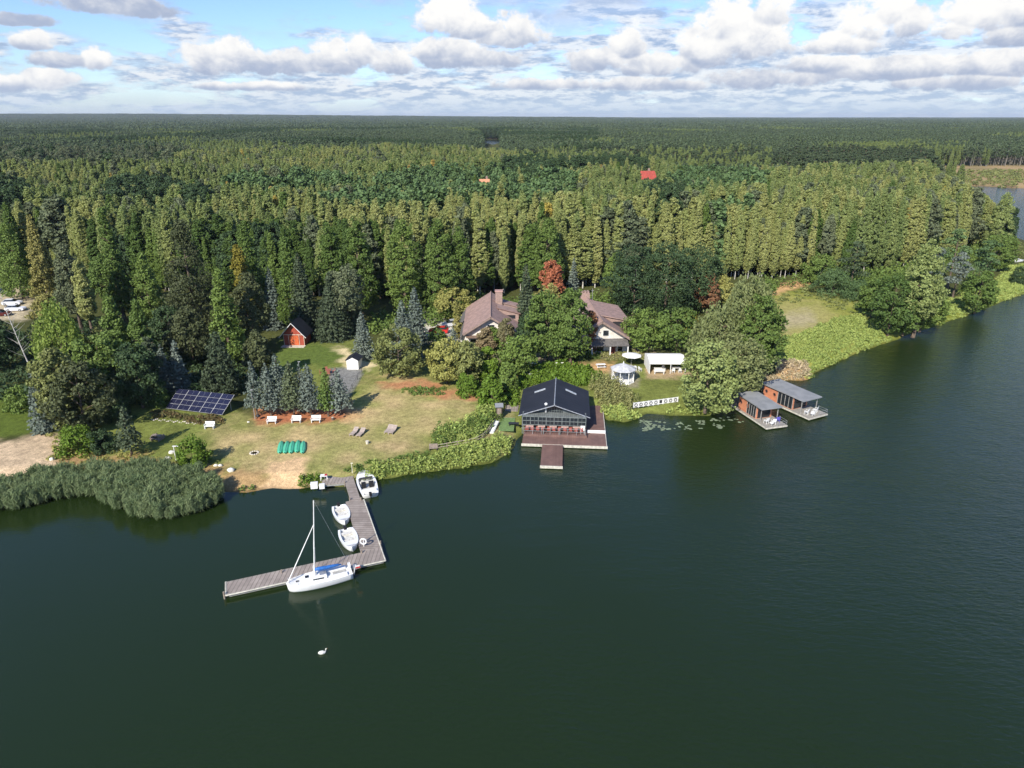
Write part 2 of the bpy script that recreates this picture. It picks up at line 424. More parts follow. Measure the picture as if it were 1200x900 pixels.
t.links.new(nb_.o, bn.inputs['Height']); t.links.new(bn.outputs[0], b.inputs['Normal'])
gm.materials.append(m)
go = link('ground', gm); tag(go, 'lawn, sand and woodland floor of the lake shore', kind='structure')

# ------------------------------------------------------------------ water
m = bpy.data.materials.new('lake_water'); m.use_nodes = True; t = m.node_tree; b = t.nodes['Principled BSDF']
b.inputs['Base Color'].default_value = (0.0120, 0.0235, 0.0055, 1); b.inputs['Roughness'].default_value = 0.06; b.inputs['IOR'].default_value = 1.42
ge = t.nodes.new('ShaderNodeNewGeometry'); sxy = t.nodes.new('ShaderNodeSeparateXYZ'); t.links.new(ge.outputs['Position'], sxy.inputs[0])
wx = S(t, sxy.outputs[0]); wy = S(t, sxy.outputs[1])
mp = t.nodes.new('ShaderNodeMapping'); mp.inputs['Rotation'].default_value = (0, 0, R_(25)); mp.inputs['Scale'].default_value = (0.7, 1.6, 1)
t.links.new(ge.outputs['Position'], mp.inputs['Vector'])
r1 = noise(t, mp.outputs[0], 1.5, 5, 0.62, 0.4); r2 = noise(t, mp.outputs[0], 0.35, 3, 0.5)
patch = noise(t, ge.outputs['Position'], 0.035, 3, 0.5)
wind = (wx*0.012+wy*0.004+patch*1.6-0.95).op('MAXIMUM', 0.0).op('MINIMUM', 1.0)
hgt = (r1*0.75+r2*0.7)*(wind*0.85+0.15)
bn = t.nodes.new('ShaderNodeBump'); bn.inputs['Strength'].default_value = 1.0; bn.inputs['Distance'].default_value = 0.22
t.links.new(hgt.o, bn.inputs['Height']); t.links.new(bn.outputs[0], b.inputs['Normal'])
wp = [(-1500, -400, 0), (1600, -400, 0), (1600, 1500, 0), (-1500, 1500, 0)]
wo_ = link('lake', npmesh('lake', wp, [[0, 1, 2, 3]], mats=[m])); tag(wo_, 'dark green lake water, bluer and rippled toward the right', kind='structure')

# ================================================================== VEGETATION
def nrm(a): return a/np.maximum(np.linalg.norm(a, axis=1, keepdims=True), 1e-9)
def leaf_quads(C_, out, size, bias=0.9, elong=1.0, down=0.0, rg=rng):
    """one small kite per leaf spray at C_, facing more or less along out"""
    n = len(C_)
    nn = nrm(out*bias+rg.normal(size=(n, 3)))
    a = nrm(np.cross(nn, rg.normal(size=(n, 3))))
    if down:
        a = nrm(a*(1-down)+np.array([[0, 0, -1.0]])*down); 
    b_ = nrm(np.cross(nn, a))
    s = (size*(0.65+0.7*rg.random((n, 1))))
    u = a*s*0.5*elong; v_ = b_*s*0.5/max(elong, 1)**0.5
    V = np.stack([C_-u, C_+v_-u*0.1, C_+u, C_-v_-u*0.1], 1).reshape(-1, 3)
    return V
def quads_idx(n): return np.arange(n*4).reshape(-1, 4)
def envelope(kind, t):
    if kind == 'birch': return np.clip(np.minimum(1, (t/.16)**.7)*(1-t**2.0)**.72, 0, 1)
    if kind == 'column': return np.clip(np.minimum(1, (t/.10)**.6)*(1-t**2.6)**.75, 0, 1)
    if kind == 'cone': return np.clip(np.minimum(1, (t/.06)**.6)*(1-t)**.85, 0, 1)
    if kind == 'bush': return np.clip(1-np.abs(t)**2.4, 0, 1)**.55
    return np.clip(1-(2*t-1)**2, 0, 1)**.5
def blob_crown(kind, H, z0, R, leaf, cover=2.2, pr=None, seed=0, elong=1.0, down=0.0, lobes=0.2, core=0.5):
    rg = np.random.default_rng(seed)
    pr = pr or (0.30+0.13*R)
    hh = H-z0
    area = 2*math.pi*R*0.8*hh+math.pi*R*R
    N = max(10, int(area/(math.pi*pr*pr)*1.25))
    t = rg.random(N*6); keep = rg.random(N*6) < (envelope(kind, t)*0.85+0.15); t = t[keep][:N]; N = len(t)
    th = rg.random(N)*2*math.pi
    ph = rg.random(8)*6.28
    lob = 1+lobes*(np.sin(2*th+ph[0]+4*t)*.5+np.sin(3*th+ph[1]-6*t)*.5+np.sin(5*th+ph[2]+9*t)*.35+np.sin(t*14+ph[3]+th)*.35)
    rr = (core+(1-core)*rg.random(N)**0.45)*lob
    rad = envelope(kind, t)*R*rr
    Cc = np.column_stack([rad*np.cos(th), rad*np.sin(th), z0+t*hh+rg.normal(size=N)*pr*.3])
    k = max(6, int(cover*4*math.pi*pr*pr*.5/(leaf*leaf*.55)))
    k = min(k, 60)
    d = nrm(rg.normal(size=(N*k, 3))); d[:, 2] = d[:, 2]*.9+.15
    prr = np.repeat(pr*(0.7+.6*rg.random(N)), k)[:, None]
    L = np.repeat(Cc, k, 0)+d*prr*np.array([[1, 1, .8]])*(0.7+.35*rg.random((N*k, 1)))
    L[:, 2] = np.maximum(L[:, 2], 0.05)
    axis_ = np.column_stack([Cc[:, 0], Cc[:, 1], (Cc[:, 2]-(z0+hh*.45))*.6])
    out = nrm(d*.7+np.repeat(nrm(axis_), k, 0)*1.0)
    return leaf_quads(L, out, leaf, 1.25, elong, down, rg)
def spruce_crown(H, R, seed=0, leaf=.34, z0=0.4, droop=.28, step=.55, dens=1.0):
    rg = np.random.default_rng(seed); Ls = []; Os = []
    z = z0
    while z < H-0.3:
        tt = (z-z0)/(H-z0); r = R*(1-tt)**.85+.12
        nb = max(5, int(2*math.pi*r/.75)+3)
        for k in range(nb):
            a = 2*math.pi*(k+rg.random()*.8)/nb
            l = r*(.8+.35*rg.random())
            m_ = max(3, int(l/.16*dens))
            s = rg.random(m_)**.7
            wid = (1-s)*.45*l*.5+.10
            off = rg.normal(size=m_)*wid*.6
            x = s*l
            Ls.append(np.column_stack([x*math.cos(a)-off*math.sin(a), x*math.sin(a)+off*math.cos(a), z-droop*x+rg.normal(size=m_)*.07+.15*s*l*s]))
            Os.append(np.repeat([[math.cos(a)*.55, math.sin(a)*.55, .85]], m_, 0))
        z += step*(.55+.6*(1-tt))
    L = np.concatenate(Ls+[np.column_stack([rg.normal(size=10)*.05, rg.normal(size=10)*.05, H-.5+rg.random(10)*.5])])
    O = np.concatenate(Os+[np.repeat([[0, 0, 1.]], 10, 0)])
    L[:, 2] = np.maximum(L[:, 2], .08)
    return leaf_quads(L, O, leaf, 1.5, 1.35, 0, rg)
def pine_crown(H, R, seed=0, leaf=.4, z0=.5, n=16, k=46):
    rg = np.random.default_rng(seed); Ls = []; Os = []
    for i in range(n):
        t = (i+rg.random()*.6)/n; zc = H*(z0+(1-z0)*t)-.5
        a = rg.random()*6.28; r = R*(1-.75*t**1.5)*(.3+.6*rg.random())*(t < .93)
        pr = R*.42*(1.1-.5*t)*(.8+.4*rg.random())
        d = nrm(rg.normal(size=(k, 3))); d[:, 2] = np.abs(d[:, 2])*.8-.15
        Ls.append(np.array([[r*math.cos(a), r*math.sin(a), zc]])+d*pr*np.array([[1, 1, .6]])*(.75+.3*rg.random((k, 1))))
        Os.append(nrm(d+np.array([[0, 0, .4]])))
    return leaf_quads(np.concatenate(Ls), np.concatenate(Os), leaf, 1.0, 1.15, 0, rg)
def willow_crown(H, z0, R, leaf=.3, seed=0, n=None):
    rg = np.random.default_rng(seed)
    n = n or int(38*R)
    Ls = []; Os = []
    for i in range(n):
        th = rg.random()*6.28; q = rg.random()**.5
        r = R*q*(1+.15*math.sin(3*th+seed)); top = z0+(H-z0)*(1-.55*q**2.2)*(.86+.16*rg.random())
        ln = (top-z0*.5)*(.18+.5*rg.random()*q)
        m_ = max(6, int(ln/.13)); s = rg.random(m_)
        Ls.append(np.column_stack([r*math.cos(th)*(1+.05*s)+rg.normal(size=m_)*.24, r*math.sin(th)*(1+.05*s)+rg.normal(size=m_)*.24, top-s*ln]))
        Os.append(np.repeat([[math.cos(th)*q, math.sin(th)*q, .45]], m_, 0))
    return leaf_quads(np.concatenate(Ls), np.concatenate(Os), leaf, 1.0, 1.7, .55, rg)
BARK = dict(white=mat('birch_bark', (.62, .60, .55), .8, col2=(.28, .26, .23), scale=1.5),
            brown=mat('brown_bark', (.16, .12, .085), .9, col2=(.08, .06, .045), scale=2),
            pine=mat('pine_bark', (.30, .19, .12), .9, col2=(.16, .12, .10), scale=1.2),
            grey=mat('grey_bark', (.24, .22, .19), .9, col2=(.13, .12, .10), scale=2))
def trunk_mb(H, r, limbs=0, z0=0.3, R=1.5, seed=0, lean=0.0):
    rg = random.Random(seed); mb = MB()
    pts = [(lean*H*(i/5)**2+rg.uniform(-.05, .05)*i, rg.uniform(-.05, .05)*i, H*i/5-.25*(i == 0)) for i in range(6)]
    mb.tube(pts, [r*(1.25 if i == 0 else 1-.16*i) for i in range(6)], 7)
    for k in range(limbs):
        t_ = z0+(0.92-z0)*(k+rg.random()*.5)/limbs; a = k*2.4+rg.random(); i = min(4, int(t_*5)); f = t_*5-i
        p0 = [pts[i][j]*(1-f)+pts[i+1][j]*f for j in range(3)]; L = R*(.85-.5*t_)
        p1 = (p0[0]+L*.5*math.cos(a), p0[1]+L*.5*math.sin(a), p0[2]+L*.35); p2 = (p0[0]+L*math.cos(a), p0[1]+L*math.sin(a), p0[2]+L*.55)
        mb.tube([p0, p1, p2], [r*.42, r*.28, r*.12], 5)
    return mb
# two tones per foliage (real leaf colours)
T = {
 'birch': ((.325,.385,.135), (.190,.255,.085)), 'birchy': ((.420,.430,.160), (.305,.355,.120)),
 'grey': ((.165,.190,.100), (.110,.140,.072)), 'poplar': ((.125,.190,.040), (.072,.125,.030)),
 'pine': ((.085,.120,.055), (.052,.080,.040)), 'pinefar': ((.100,.138,.062), (.062,.094,.046)), 'teal': ((.125,.195,.070), (.085,.145,.055)),
 'spruce': ((.095,.125,.068), (.060,.085,.045)), 'blue': ((.180,.215,.175), (.125,.160,.130)),
 'green': ((.160,.230,.050), (.105,.165,.038)), 'bright': ((.140,.220,.025), (.100,.175,.022)),
 'dark': ((.068,.112,.042), (.045,.080,.034)), 'olive': ((.225,.245,.080), (.160,.190,.062)),
 'willow': ((.270,.300,.120), (.190,.230,.088)), 'golden': ((.480,.410,.090), (.400,.270,.100)), 'yellow': ((.270,.230,.035), (.175,.170,.032)),
 'red': ((.480,.170,.085), (.330,.130,.070)), 'rust': ((.340,.150,.075), (.220,.120,.060)), 'brownish': ((.115,.135,.055), (.072,.088,.038)), 'rusty_pink': ((.27,.20,.11), (.17,.17,.08)),
 'autumn': ((.320,.330,.090), (.280,.255,.085)), 'shore': ((.290,.340,.115), (.200,.260,.082)), 'reed': ((.260,.320,.155), (.165,.230,.105)), 'weed': ((.370,.430,.115), (.250,.330,.085)), 'weep': ((.270,.350,.075), (.190,.270,.058)),
 'gold': ((.300,.285,.110), (.190,.215,.075)), 'pinkdry': ((.550,.430,.290), (.400,.350,.200)), 'heath': ((.190,.125,.055), (.115,.125,.045)),
 'lily': ((.300,.350,.240), (.170,.230,.130))}
LM = {k: leafmat(k, v, .38 if k in ('birch', 'birchy', 'weep', 'willow', 'reed') else .2) for k, v in T.items()}

# ---- prototypes used for the forest (mesh data shared by every copy)
def two_mat(Vleaf, mb, lm, bm_):
    nq = len(Vleaf)//4
    tv = np.array(mb.v, float); tf = [f for f in mb.f]
    quads = [f for f in tf if len(f) == 4]
    V = np.vstack([Vleaf, tv]); F_ = np.vstack([quads_idx(nq), np.array(quads)+len(Vleaf)])
    mi = np.r_[np.zeros(nq, int), np.ones(len(quads), int)]
    return npmesh('tree', V, F_, mats=[lm, bm_], midx=mi)
PROTO = {}
def proto(kind, i, H, crown, trunk, lm, bark):
    PROTO.setdefault(kind, []).append(dict(H=H, crown=npmesh(kind+'_crown', crown, quads_idx(len(crown)//4), mats=[lm]),
        trunk=trunk.mesh(kind+'_trunk', bark), both=two_mat(crown, trunk, lm, bark)))
for i in range(4):
    R0 = [1.7, 2.1, 1.85, 2.5][i]
    proto('birch', i, 18, blob_crown('birch', 18, [1.2, 2.5, 1.8, 3][i], R0*.82, .27, 1.9, .36, 100+i, 1.2, .25, .22), trunk_mb(17, .12, 5, .4, 1.5, i), LM['birch'], BARK['white'])
    proto('yellow_birch', i, 18, blob_crown('birch', 18, [1.5, 3, 2, 2.5][i], R0*.82, .27, 1.8, .36, 120+i, 1.2, .25, .24), trunk_mb(17, .12, 5, .4, 1.5, i), LM['birchy'], BARK['white'])
for i in range(3):
    proto('golden_birch', i, 17, blob_crown('birch', 17, 2.5, [1.6, 1.9, 1.4][i], .27, 1.8, .36, 220+i, 1.2, .25, .24), trunk_mb(16, .12, 5, .4, 1.5, i), LM['golden'], BARK['white'])
    proto('poplar', i, 20, blob_crown('column', 20, [1.0, 2, 2.5][i], [2.0, 2.3, 1.8][i], .33, 2.2, .48, 140+i, 1.1, .15, .22), trunk_mb(18, .18, 5, .2, 2, i), LM['poplar'], BARK['brown'])
    proto('larch', i, 20, blob_crown('cone', 20, 1.5, [3.0, 3.4, 2.7][i], .38, 2.0, .55, 150+i, 1.2, .1, .2), trunk_mb(19, .2, 6, .1, 2.2, i), LM['green'], BARK['brown'])
    proto('pine', i, 17, pine_crown(17, [2.6, 3.0, 2.4][i], 160+i, .55, .52, 15, 60), trunk_mb(16.5, .18, 6, .5, 2.4, i), LM['pine'], BARK['pine'])
    proto('young_pine', i, 11, blob_crown('cone', 11, .8, [2.0, 2.3, 1.9][i], .45, 2.0, .55, 170+i, 1.1, 0, .2), trunk_mb(10.5, .13, 3, .2, 1.5, i), LM['teal'], BARK['pine'])
    proto('grey_birch', i, 19, blob_crown('birch', 19, [5, 6, 7][i], [2.6, 2.3, 2.9][i], .42, 1.7, .65, 180+i, 1.2, .3, .3), trunk_mb(18, .17, 6, .35, 2.4, i), LM['grey'], BARK['white'])
    proto('dark_tree', i, 17, blob_crown('round', 17, 2, [3.6, 4.2, 3.2][i], .45, 2.0, .8, 190+i, 1, 0, .22), trunk_mb(14, .26, 6, .2, 3, i), LM['dark'], BARK['brown'])
    proto('far_pine', i, 17, pine_crown(17, [3.0, 3.4, 2.8][i], 200+i, .95, .5, 10, 16), trunk_mb(16, .2, 0, .5, 2.4, i), LM['pinefar'], BARK['grey'])
# a far patch of woodland: many low domed crowns in one mesh
for i in range(3):
    rg = np.random.default_rng(300+i); Cs = rg.random((330, 2))*90-45; hs = 13+5*rg.random(330)+2*np.sin(Cs[:, 0]*.08+i)
    L = np.repeat(np.column_stack([Cs, hs]), 9, 0); d = nrm(rg.normal(size=(len(L), 3))); d[:, 2] = np.abs(d[:, 2])
    L = L+d*np.array([[2.6, 2.6, 3.0]])-np.array([[0, 0, 2.5]])
    V = leaf_quads(L, d, 2.6, 1.4, 1, 0, rg)
    me = npmesh('wood_patch', V, quads_idx(len(L)), mats=[LM['pinefar']])
    PROTO.setdefault('wood_patch', []).append(dict(H=17, both=me))

# ---- geometry nodes: instances on points, only for the masses nobody could count
def scatter_object(name, pts, rots, scales, kinds, meshes, label, cat):
    me = bpy.data.meshes.new(name); me.vertices.add(len(pts)); me.vertices.foreach_set('co', np.asarray(pts, np.float32).ravel())
    a = me.attributes.new('rot', 'FLOAT', 'POINT'); a.data.foreach_set('value', np.asarray(rots, np.float32))
    a = me.attributes.new('sca', 'FLOAT_VECTOR', 'POINT'); a.data.foreach_set('vector', np.asarray(scales, np.float32).ravel())
    a = me.attributes.new('kin', 'INT', 'POINT'); a.data.foreach_set('value', np.asarray(kinds, np.int32))
    o = link(name, me); tag(o, label, cat, kind='stuff')
    g = bpy.data.node_groups.new(name+'_nodes', 'GeometryNodeTree')
    g.interface.new_socket('Geometry', in_out='INPUT', socket_type='NodeSocketGeometry')
    g.interface.new_socket('Geometry', in_out='OUTPUT', socket_type='NodeSocketGeometry')
    gi = g.nodes.new('NodeGroupInput'); go_ = g.nodes.new('NodeGroupOutput'); jn = g.nodes.new('GeometryNodeJoinGeometry')
    def attr(n, ty):
        q = g.nodes.new('GeometryNodeInputNamedAttribute'); q.data_type = ty; q.inputs['Name'].default_value = n
        return [s for s in q.outputs if s.enabled and s.name == 'Attribute'][0]
    ar = attr('rot', 'FLOAT'); asc = attr('sca', 'FLOAT_VECTOR'); ak = attr('kin', 'INT')
    cx = g.nodes.new('ShaderNodeCombineXYZ'); g.links.new(ar, cx.inputs[2])
    for k, msh in enumerate(meshes):
        po = bpy.data.objects.new(name+'_source', msh)          # not linked to the scene: only a source
        oi = g.nodes.new('GeometryNodeObjectInfo'); oi.inputs['Object'].default_value = po; oi.inputs['As Instance'].default_value = True
        cmp_ = g.nodes.new('FunctionNodeCompare'); cmp_.data_type = 'INT'; cmp_.operation = 'EQUAL'
        ii = [s for s in cmp_.inputs if s.enabled]; g.links.new(ak, ii[0]); ii[1].default_value = k
        ip = g.nodes.new('GeometryNodeInstanceOnPoints')
        g.links.new(gi.outputs[0], ip.inputs['Points']); g.links.new(cmp_.outputs[0], ip.inputs['Selection'])
        g.links.new(oi.outputs['Geometry'], ip.inputs['Instance']); g.links.new(cx.outputs[0], ip.inputs['Rotation']); g.links.new(asc, ip.inputs['Scale'])
        g.links.new(ip.outputs[0], jn.inputs[0])
    g.links.new(jn.outputs[0], go_.inputs[0])
    md_ = o.modifiers.new('scatter', 'NODES'); md_.node_group = g
    return o

# ------------------------------------------------------------------ the forest
def interp(u, xs, ys): return np.interp(u, xs, ys)
FX = [-200,0,60,130,200,300,350,420,500,560,620,660,720,800,860,905,960,1010,1060,1120,1165,1200,1400]
FY = [346,340,325,338,342,348,352,352,352,345,345,340,336,330,328,327,323,328,316,303,286,280,270]
EX = [-200,0,200,235,400,545,560,600,760,790,900,1000,1090,1300]
EY = [186,186,184,166,163,167,172,174,180,193,193,188,186,186]
def canopy_row(x, y, h): 
    return project(x, y, .9+h)
def jitter_grid(y0, y1, step, jit, wide=.80):
    rows = []
    y = y0
    while y < y1:
        xs = np.arange(-y*wide-20, y*wide+20, step)
        rows.append(np.column_stack([xs+(rng.random(len(xs))-.5)*step*jit, y+(rng.random(len(xs))-.5)*step*jit])); y += step*.92
    return np.concatenate(rows)
def allowed(p):
    u, v, _ = project(p[:, 0], p[:, 1], .9)
    ok = v < interp(u, FX, FY)
    ok &= lake_d(p) < -3
    q = np.stack([u, v], 1)
    ok &= sdist(q, [(-300,330),(26,333),(44,352),(30,378),(-300,372)]) < 0
    ok &= sdist(q, [(1086,196),(1140,195),(1420,193),(1420,226),(1090,226)]) < 0
    ok &= sdist(q, [(890,345),(955,322),(965,332),(900,352)]) < 0
    return ok, u, v
def ell(u, v, cx, cy, rx, ry): return ((u-cx)/rx)**2+((v-cy)/ry)**2 < 1+0.0*u
def cap_height(u, y, h):
    for u0, u1, row, far in ((746, 771, 203.5, 420), (559, 577, 207, 390), (566, 588, 168.5, 1420)):
        lim = CH-.9-y*(row-136)/F*1.0
        inw = (u > u0) & (u < u1) & (y < far)
        h = np.where(inw, np.minimum(h, lim), h)
    oy = np.interp(u, [1080,1095,1120,1145,1165,1180,1200,1300], [184,196,208,222,238,258,285,300])
    h = np.where((u > 1179) & (y < 430), 0, h)
    h = np.where((u > 1080) & (y < 430), np.minimum(h, CH-.9-y*(oy-136)/F*1.0), h)
    return h
p = np.concatenate([jitter_grid(155, 420, 2.75, .85), jitter_grid(420, 640, 3.3, .85)])
ok, u, v = allowed(p); p = p[ok]; u = u[ok]; v = v[ok]
h = 14.2+7.0*rng.random(len(p))**1.3+(vnoise(p, 30, 2)-.5)*6+(vnoise(p, 9, 22)-.5)*4
_, cv, _ = canopy_row(p[:, 0], p[:, 1], h)
wob = (vnoise(p, 14, 4)-.5)*7
cvw = cv+wob; r_ = rng.random(len(p))
K = np.full(len(p), 'birch', dtype=object)
K[(vnoise(p, 30, 6)+(r_-.5)*.5) > .58] = 'yellow_birch'
K[(r_ < .07)] = 'grey_birch'
K[(r_ > .965)] = 'poplar'
K[(r_ > .08) & (r_ < .086+.05*ell(u, cvw, 560, 232, 60, 14))] = 'golden_birch'
left = (u < 640)
K[left & (cvw > 254+np.maximum(0, (u-330))*.02) & (r_ > .25)] = 'poplar'
K[(u < 340) & (cvw > 258) & (r_ < .36)] = 'larch'
K[(u < 330) & (cvw > 262) & (r_ > .80)] = 'dark_tree'
K[(u > 640) & (u < 900) & (cvw > 285) & (r_ < .35)] = 'poplar'
K[(u > 950) & (cvw > 266) & (r_ < .25)] = 'pine'; K[(u > 950) & (cvw > 258) & (r_ > .80)] = 'poplar'
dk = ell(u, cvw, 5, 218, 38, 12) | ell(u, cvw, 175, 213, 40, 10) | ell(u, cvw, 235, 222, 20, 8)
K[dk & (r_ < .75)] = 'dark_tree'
tl = ell(u, cvw, 560, 206, 118, 16) | ell(u, cvw, 450, 226, 70, 9) | ell(u, cvw, 350, 206, 85, 8) | ell(u, cvw, 835, 201, 58, 12) | ell(u, cvw, 850, 232, 30, 6)
K[tl & (r_ < .93)] = 'young_pine'; 
dg = ell(u, cvw, 630, 189, 40, 8) | ell(u, cvw, 775, 214, 26, 8) | ell(u, cvw, 700, 186, 60, 5)
K[dg & (r_ < .7)] = 'dark_tree'
back = (cv < interp(u, EX, EY)+wob*.5) | ((u > 1085) & (v < 205))
K[back] = 'pine'
K[back & (u < 330) & (cv > 156) & (r_ < .5)] = 'grey_birch'
K[back & (u < 330) & (r_ > .9)] = 'dark_tree'  # darker species mixed in at left, standing in for cloud shadow on the pines
K[back & (u > 540) & (u < 900) & (cv > 158) & (r_ < .22)] = 'birch'
h = np.where(K == 'young_pine', h*.98, h); h = np.where(K == 'pine', h*.98, h)
h = cap_height(u, p[:, 1], h)
# leave room for pines, and drop trees squeezed under 4 m
pk = (K == 'pine'); keep = (h > 4) & ~(pk & (rng.random(len(p)) < .45))
p, u, v, h, K, cv = p[keep], u[keep], v[keep], h[keep], K[keep], cv[keep]
HH = {k: PROTO[k][0]['H'] for k in PROTO}
names = dict(golden_birch='golden_birch_tree', birch='birch_tree', yellow_birch='yellowing_birch_tree', grey_birch='grey_green_birch_tree', poplar='columnar_tree', larch='conical_tree', pine='pine_tree', young_pine='young_pine_tree', dark_tree='dark_tree', far_pine='pine_tree', wood_patch='woodland')
labels = dict(golden_birch='slim birch turned golden or orange among the green birches of the forest',
 birch='slender light green birch packed into the big forest behind the houses',
 yellow_birch='slender birch with yellowing leaves packed into the big forest behind the houses',
 grey_birch='loose grey-green birch rising between the others of the big forest',
 poplar='tall narrow deep green tree in the wall of the forest behind the garden',
 larch='tall conical green tree at the left end of the forest wall',
 pine='dark pine with a bare reddish trunk in the forest',
 young_pine='low blue-green young pine in the planted patch inside the birch forest',
 dark_tree='broad dark green tree between the lighter trees of the forest')
cats = dict(golden_birch='birch', birch='birch', yellow_birch='birch', grey_birch='birch', poplar='tree', larch='tree', pine='pine', young_pine='pine', dark_tree='tree')
infr = (u > 4) & (u < 1196)
LIM = dict(golden_birch=80, birch=150, yellow_birch=110, grey_birch=40, poplar=200, larch=60, pine=210, young_pine=90, dark_tree=60)
rot = rng.random(len(p))*6.283
wd = .78+.75*rng.random(len(p))**1.8
single = np.zeros(len(p), bool)
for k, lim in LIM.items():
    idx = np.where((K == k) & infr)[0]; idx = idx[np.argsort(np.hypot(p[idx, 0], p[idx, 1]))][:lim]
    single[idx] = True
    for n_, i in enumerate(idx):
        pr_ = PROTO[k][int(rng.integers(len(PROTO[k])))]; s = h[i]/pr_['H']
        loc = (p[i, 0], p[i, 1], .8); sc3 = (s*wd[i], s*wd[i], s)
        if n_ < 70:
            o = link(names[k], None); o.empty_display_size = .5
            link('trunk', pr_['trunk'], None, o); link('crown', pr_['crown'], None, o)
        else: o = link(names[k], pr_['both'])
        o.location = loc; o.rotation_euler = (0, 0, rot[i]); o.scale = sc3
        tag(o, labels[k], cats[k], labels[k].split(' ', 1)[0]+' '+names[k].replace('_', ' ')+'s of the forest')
# everything past those: one mass per kind of wood
def mass(name, ks, sel, label, extra=None):
    meshes = []; kid = {}
    for k in ks:
        kid[k] = [len(meshes)+j for j in range(len(PROTO[k]))]; meshes += [q['both'] for q in PROTO[k]]
    ii = np.where(sel & np.isin(K, ks))[0]
    kn = np.array([kid[K[i]][int(rng.integers(len(kid[K[i]])))] for i in ii])
    s = h[ii]/np.array([HH[K[i]] for i in ii])
    scatter_object(name, np.column_stack([p[ii], np.full(len(ii), .8)]), rot[ii], np.column_stack([s*wd[ii], s*wd[ii], s]), kn, meshes, label, 'forest')
rest = ~single
mass('birch_forest', ['birch', 'yellow_birch', 'grey_birch', 'golden_birch'], rest, 'mass of light green and yellowing birches behind the first rows')
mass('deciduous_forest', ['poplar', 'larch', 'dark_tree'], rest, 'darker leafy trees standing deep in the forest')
mass('pine_forest', ['pine', 'young_pine'], rest, 'dark pines and young pine plantings beyond the birches')
# mid distance pines
p = jitter_grid(640, 1750, 6.2, .8, .78); ok, u, v = allowed(p); p, u = p[ok], u[ok]
h = 16+4.5*rng.random(len(p))+(vnoise(p, 90, 12)-.5)*5; h = cap_height(u, p[:, 1], h); r_ = rng.random(len(p))
K = np.full(len(p), 'far_pine', dtype=object)
K[(vnoise(p, 130, 13)+(r_-.5)*.3 > .74)] = 'birch'
K[(vnoise(p, 110, 14)+(r_-.5)*.3 > .70) & (u < 700)] = 'dark_tree'  # dark trees on the left side imitate cloud shadow by their leaf colour
keep = h > 4; p, u, h, K = p[keep], u[keep], h[keep], K[keep]
rot = rng.random(len(p))*6.283; wd = .95+.4*rng.random(len(p))
mass('distant_pine_forest', ['far_pine', 'birch', 'dark_tree'], np.ones(len(p), bool), 'unbroken dark pine forest running back toward the horizon')
# to the horizon
rows = []
y = 1700.
while y < 12500:
    st = 80 if y < 5000 else 95
    xs = np.arange(-y*.8-60, y*.8+60, st); rows.append(np.column_stack([xs+(rng.random(len(xs))-.5)*12, y+(rng.random(len(xs))-.5)*12])); y += st*(1 if y < 5000 else 1.25)
p = np.concatenate(rows)
clr = (vnoise(p, 420, 17) > .83) & (p[:, 1] > 3000)          # distant fields
p = p[~clr]
zz = ground_z(p)
sc_ = np.where(p[:, 1] < 5000, 1.0, 1.25)*(1+0*p[:, 0])
scatter_object('horizon_forest', np.column_stack([p, zz]), rng.integers(0, 4, len(p))*math.pi/2, np.column_stack([sc_, sc_, .9+.25*rng.random(len(p))]), rng.integers(0, 3, len(p)),
    [q['both'] for q in PROTO['wood_patch']], 'far woodland reaching the horizon', 'forest')

# ------------------------------------------------------------------ garden trees, one by one
def height_for(x, y, top, z0=.9):
    lo, hi = .3, 45.
    for _ in range(40):
        mid = (lo+hi)/2
        if project(x, y, z0+mid)[1] > top: lo = mid
        else: hi = mid
    return lo
SEED = [1000]
def plant(kind, px, base, top, hw, tone, name, label, cat='tree', bark='brown', lean=0, z=None):
    x, y = P(px, base); SEED[0] += 1; sd_ = SEED[0]
    zz = .85 if z is None else z
    H = height_for(x, y, top, zz); dpt = project(x, y, zz+H*.4)[2]; R = hw*dpt/F
    lm = LM[tone]
    if kind == 'spruce': V = spruce_crown(H, R, sd_, .30, max(.3, H*.05)); tr = trunk_mb(H*.95, .05+H*.012, 0, seed=sd_)
    elif kind == 'spruce_tall': V = spruce_crown(H, R, sd_, .36, H*.06, .35, .7, 1.1); tr = trunk_mb(H*.95, .05+H*.012, 0, seed=sd_)
    elif kind == 'lifted': V = spruce_crown(H, R, sd_, .28, H*.24, .25, .5, 1.1); tr = trunk_mb(H*.95, .05+H*.012, 0, seed=sd_)
    elif kind == 'willow': V = willow_crown(H, H*.1, R, .34, sd_); tr = trunk_mb(H*.75, .1+H*.02, 7, .3, R, sd_)
    elif kind == 'pine': V = pine_crown(H, R, sd_, .42, .35, 20, 80); tr = trunk_mb(H*.95, .05+H*.014, 5, .4, R, sd_)
    elif kind == 'bush': V = blob_crown('bush', H, 0.0, R, .24, 2.2, None, sd_, 1, 0, .16, .35); tr = trunk_mb(H*.55, .06, 3, .2, R*.6, sd_)
    else:
        z0 = dict(birch=.24, column=.08, cone=.06, round=.10, high=.3, low=.0)[kind]*H
        V = blob_crown('round' if kind in ('high', 'low') else kind, H, z0, R, .33, 2.2, None, sd_, 1.1, .15 if kind == 'birch' else 0, .24)
        tr = trunk_mb(H*.86, .06+H*.015, 6, .25, R, sd_, lean)
    o = thing(name, label, cat, (x, y, zz), random.random()*6.28 if not lean else 0)
    tr.build('trunk' if kind != 'bush' else 'stem', BARK[bark], o)
    link('crown' if kind != 'bush' else 'foliage', npmesh('crown', V, quads_idx(len(V)//4), mats=[lm]), None, o)
    return o
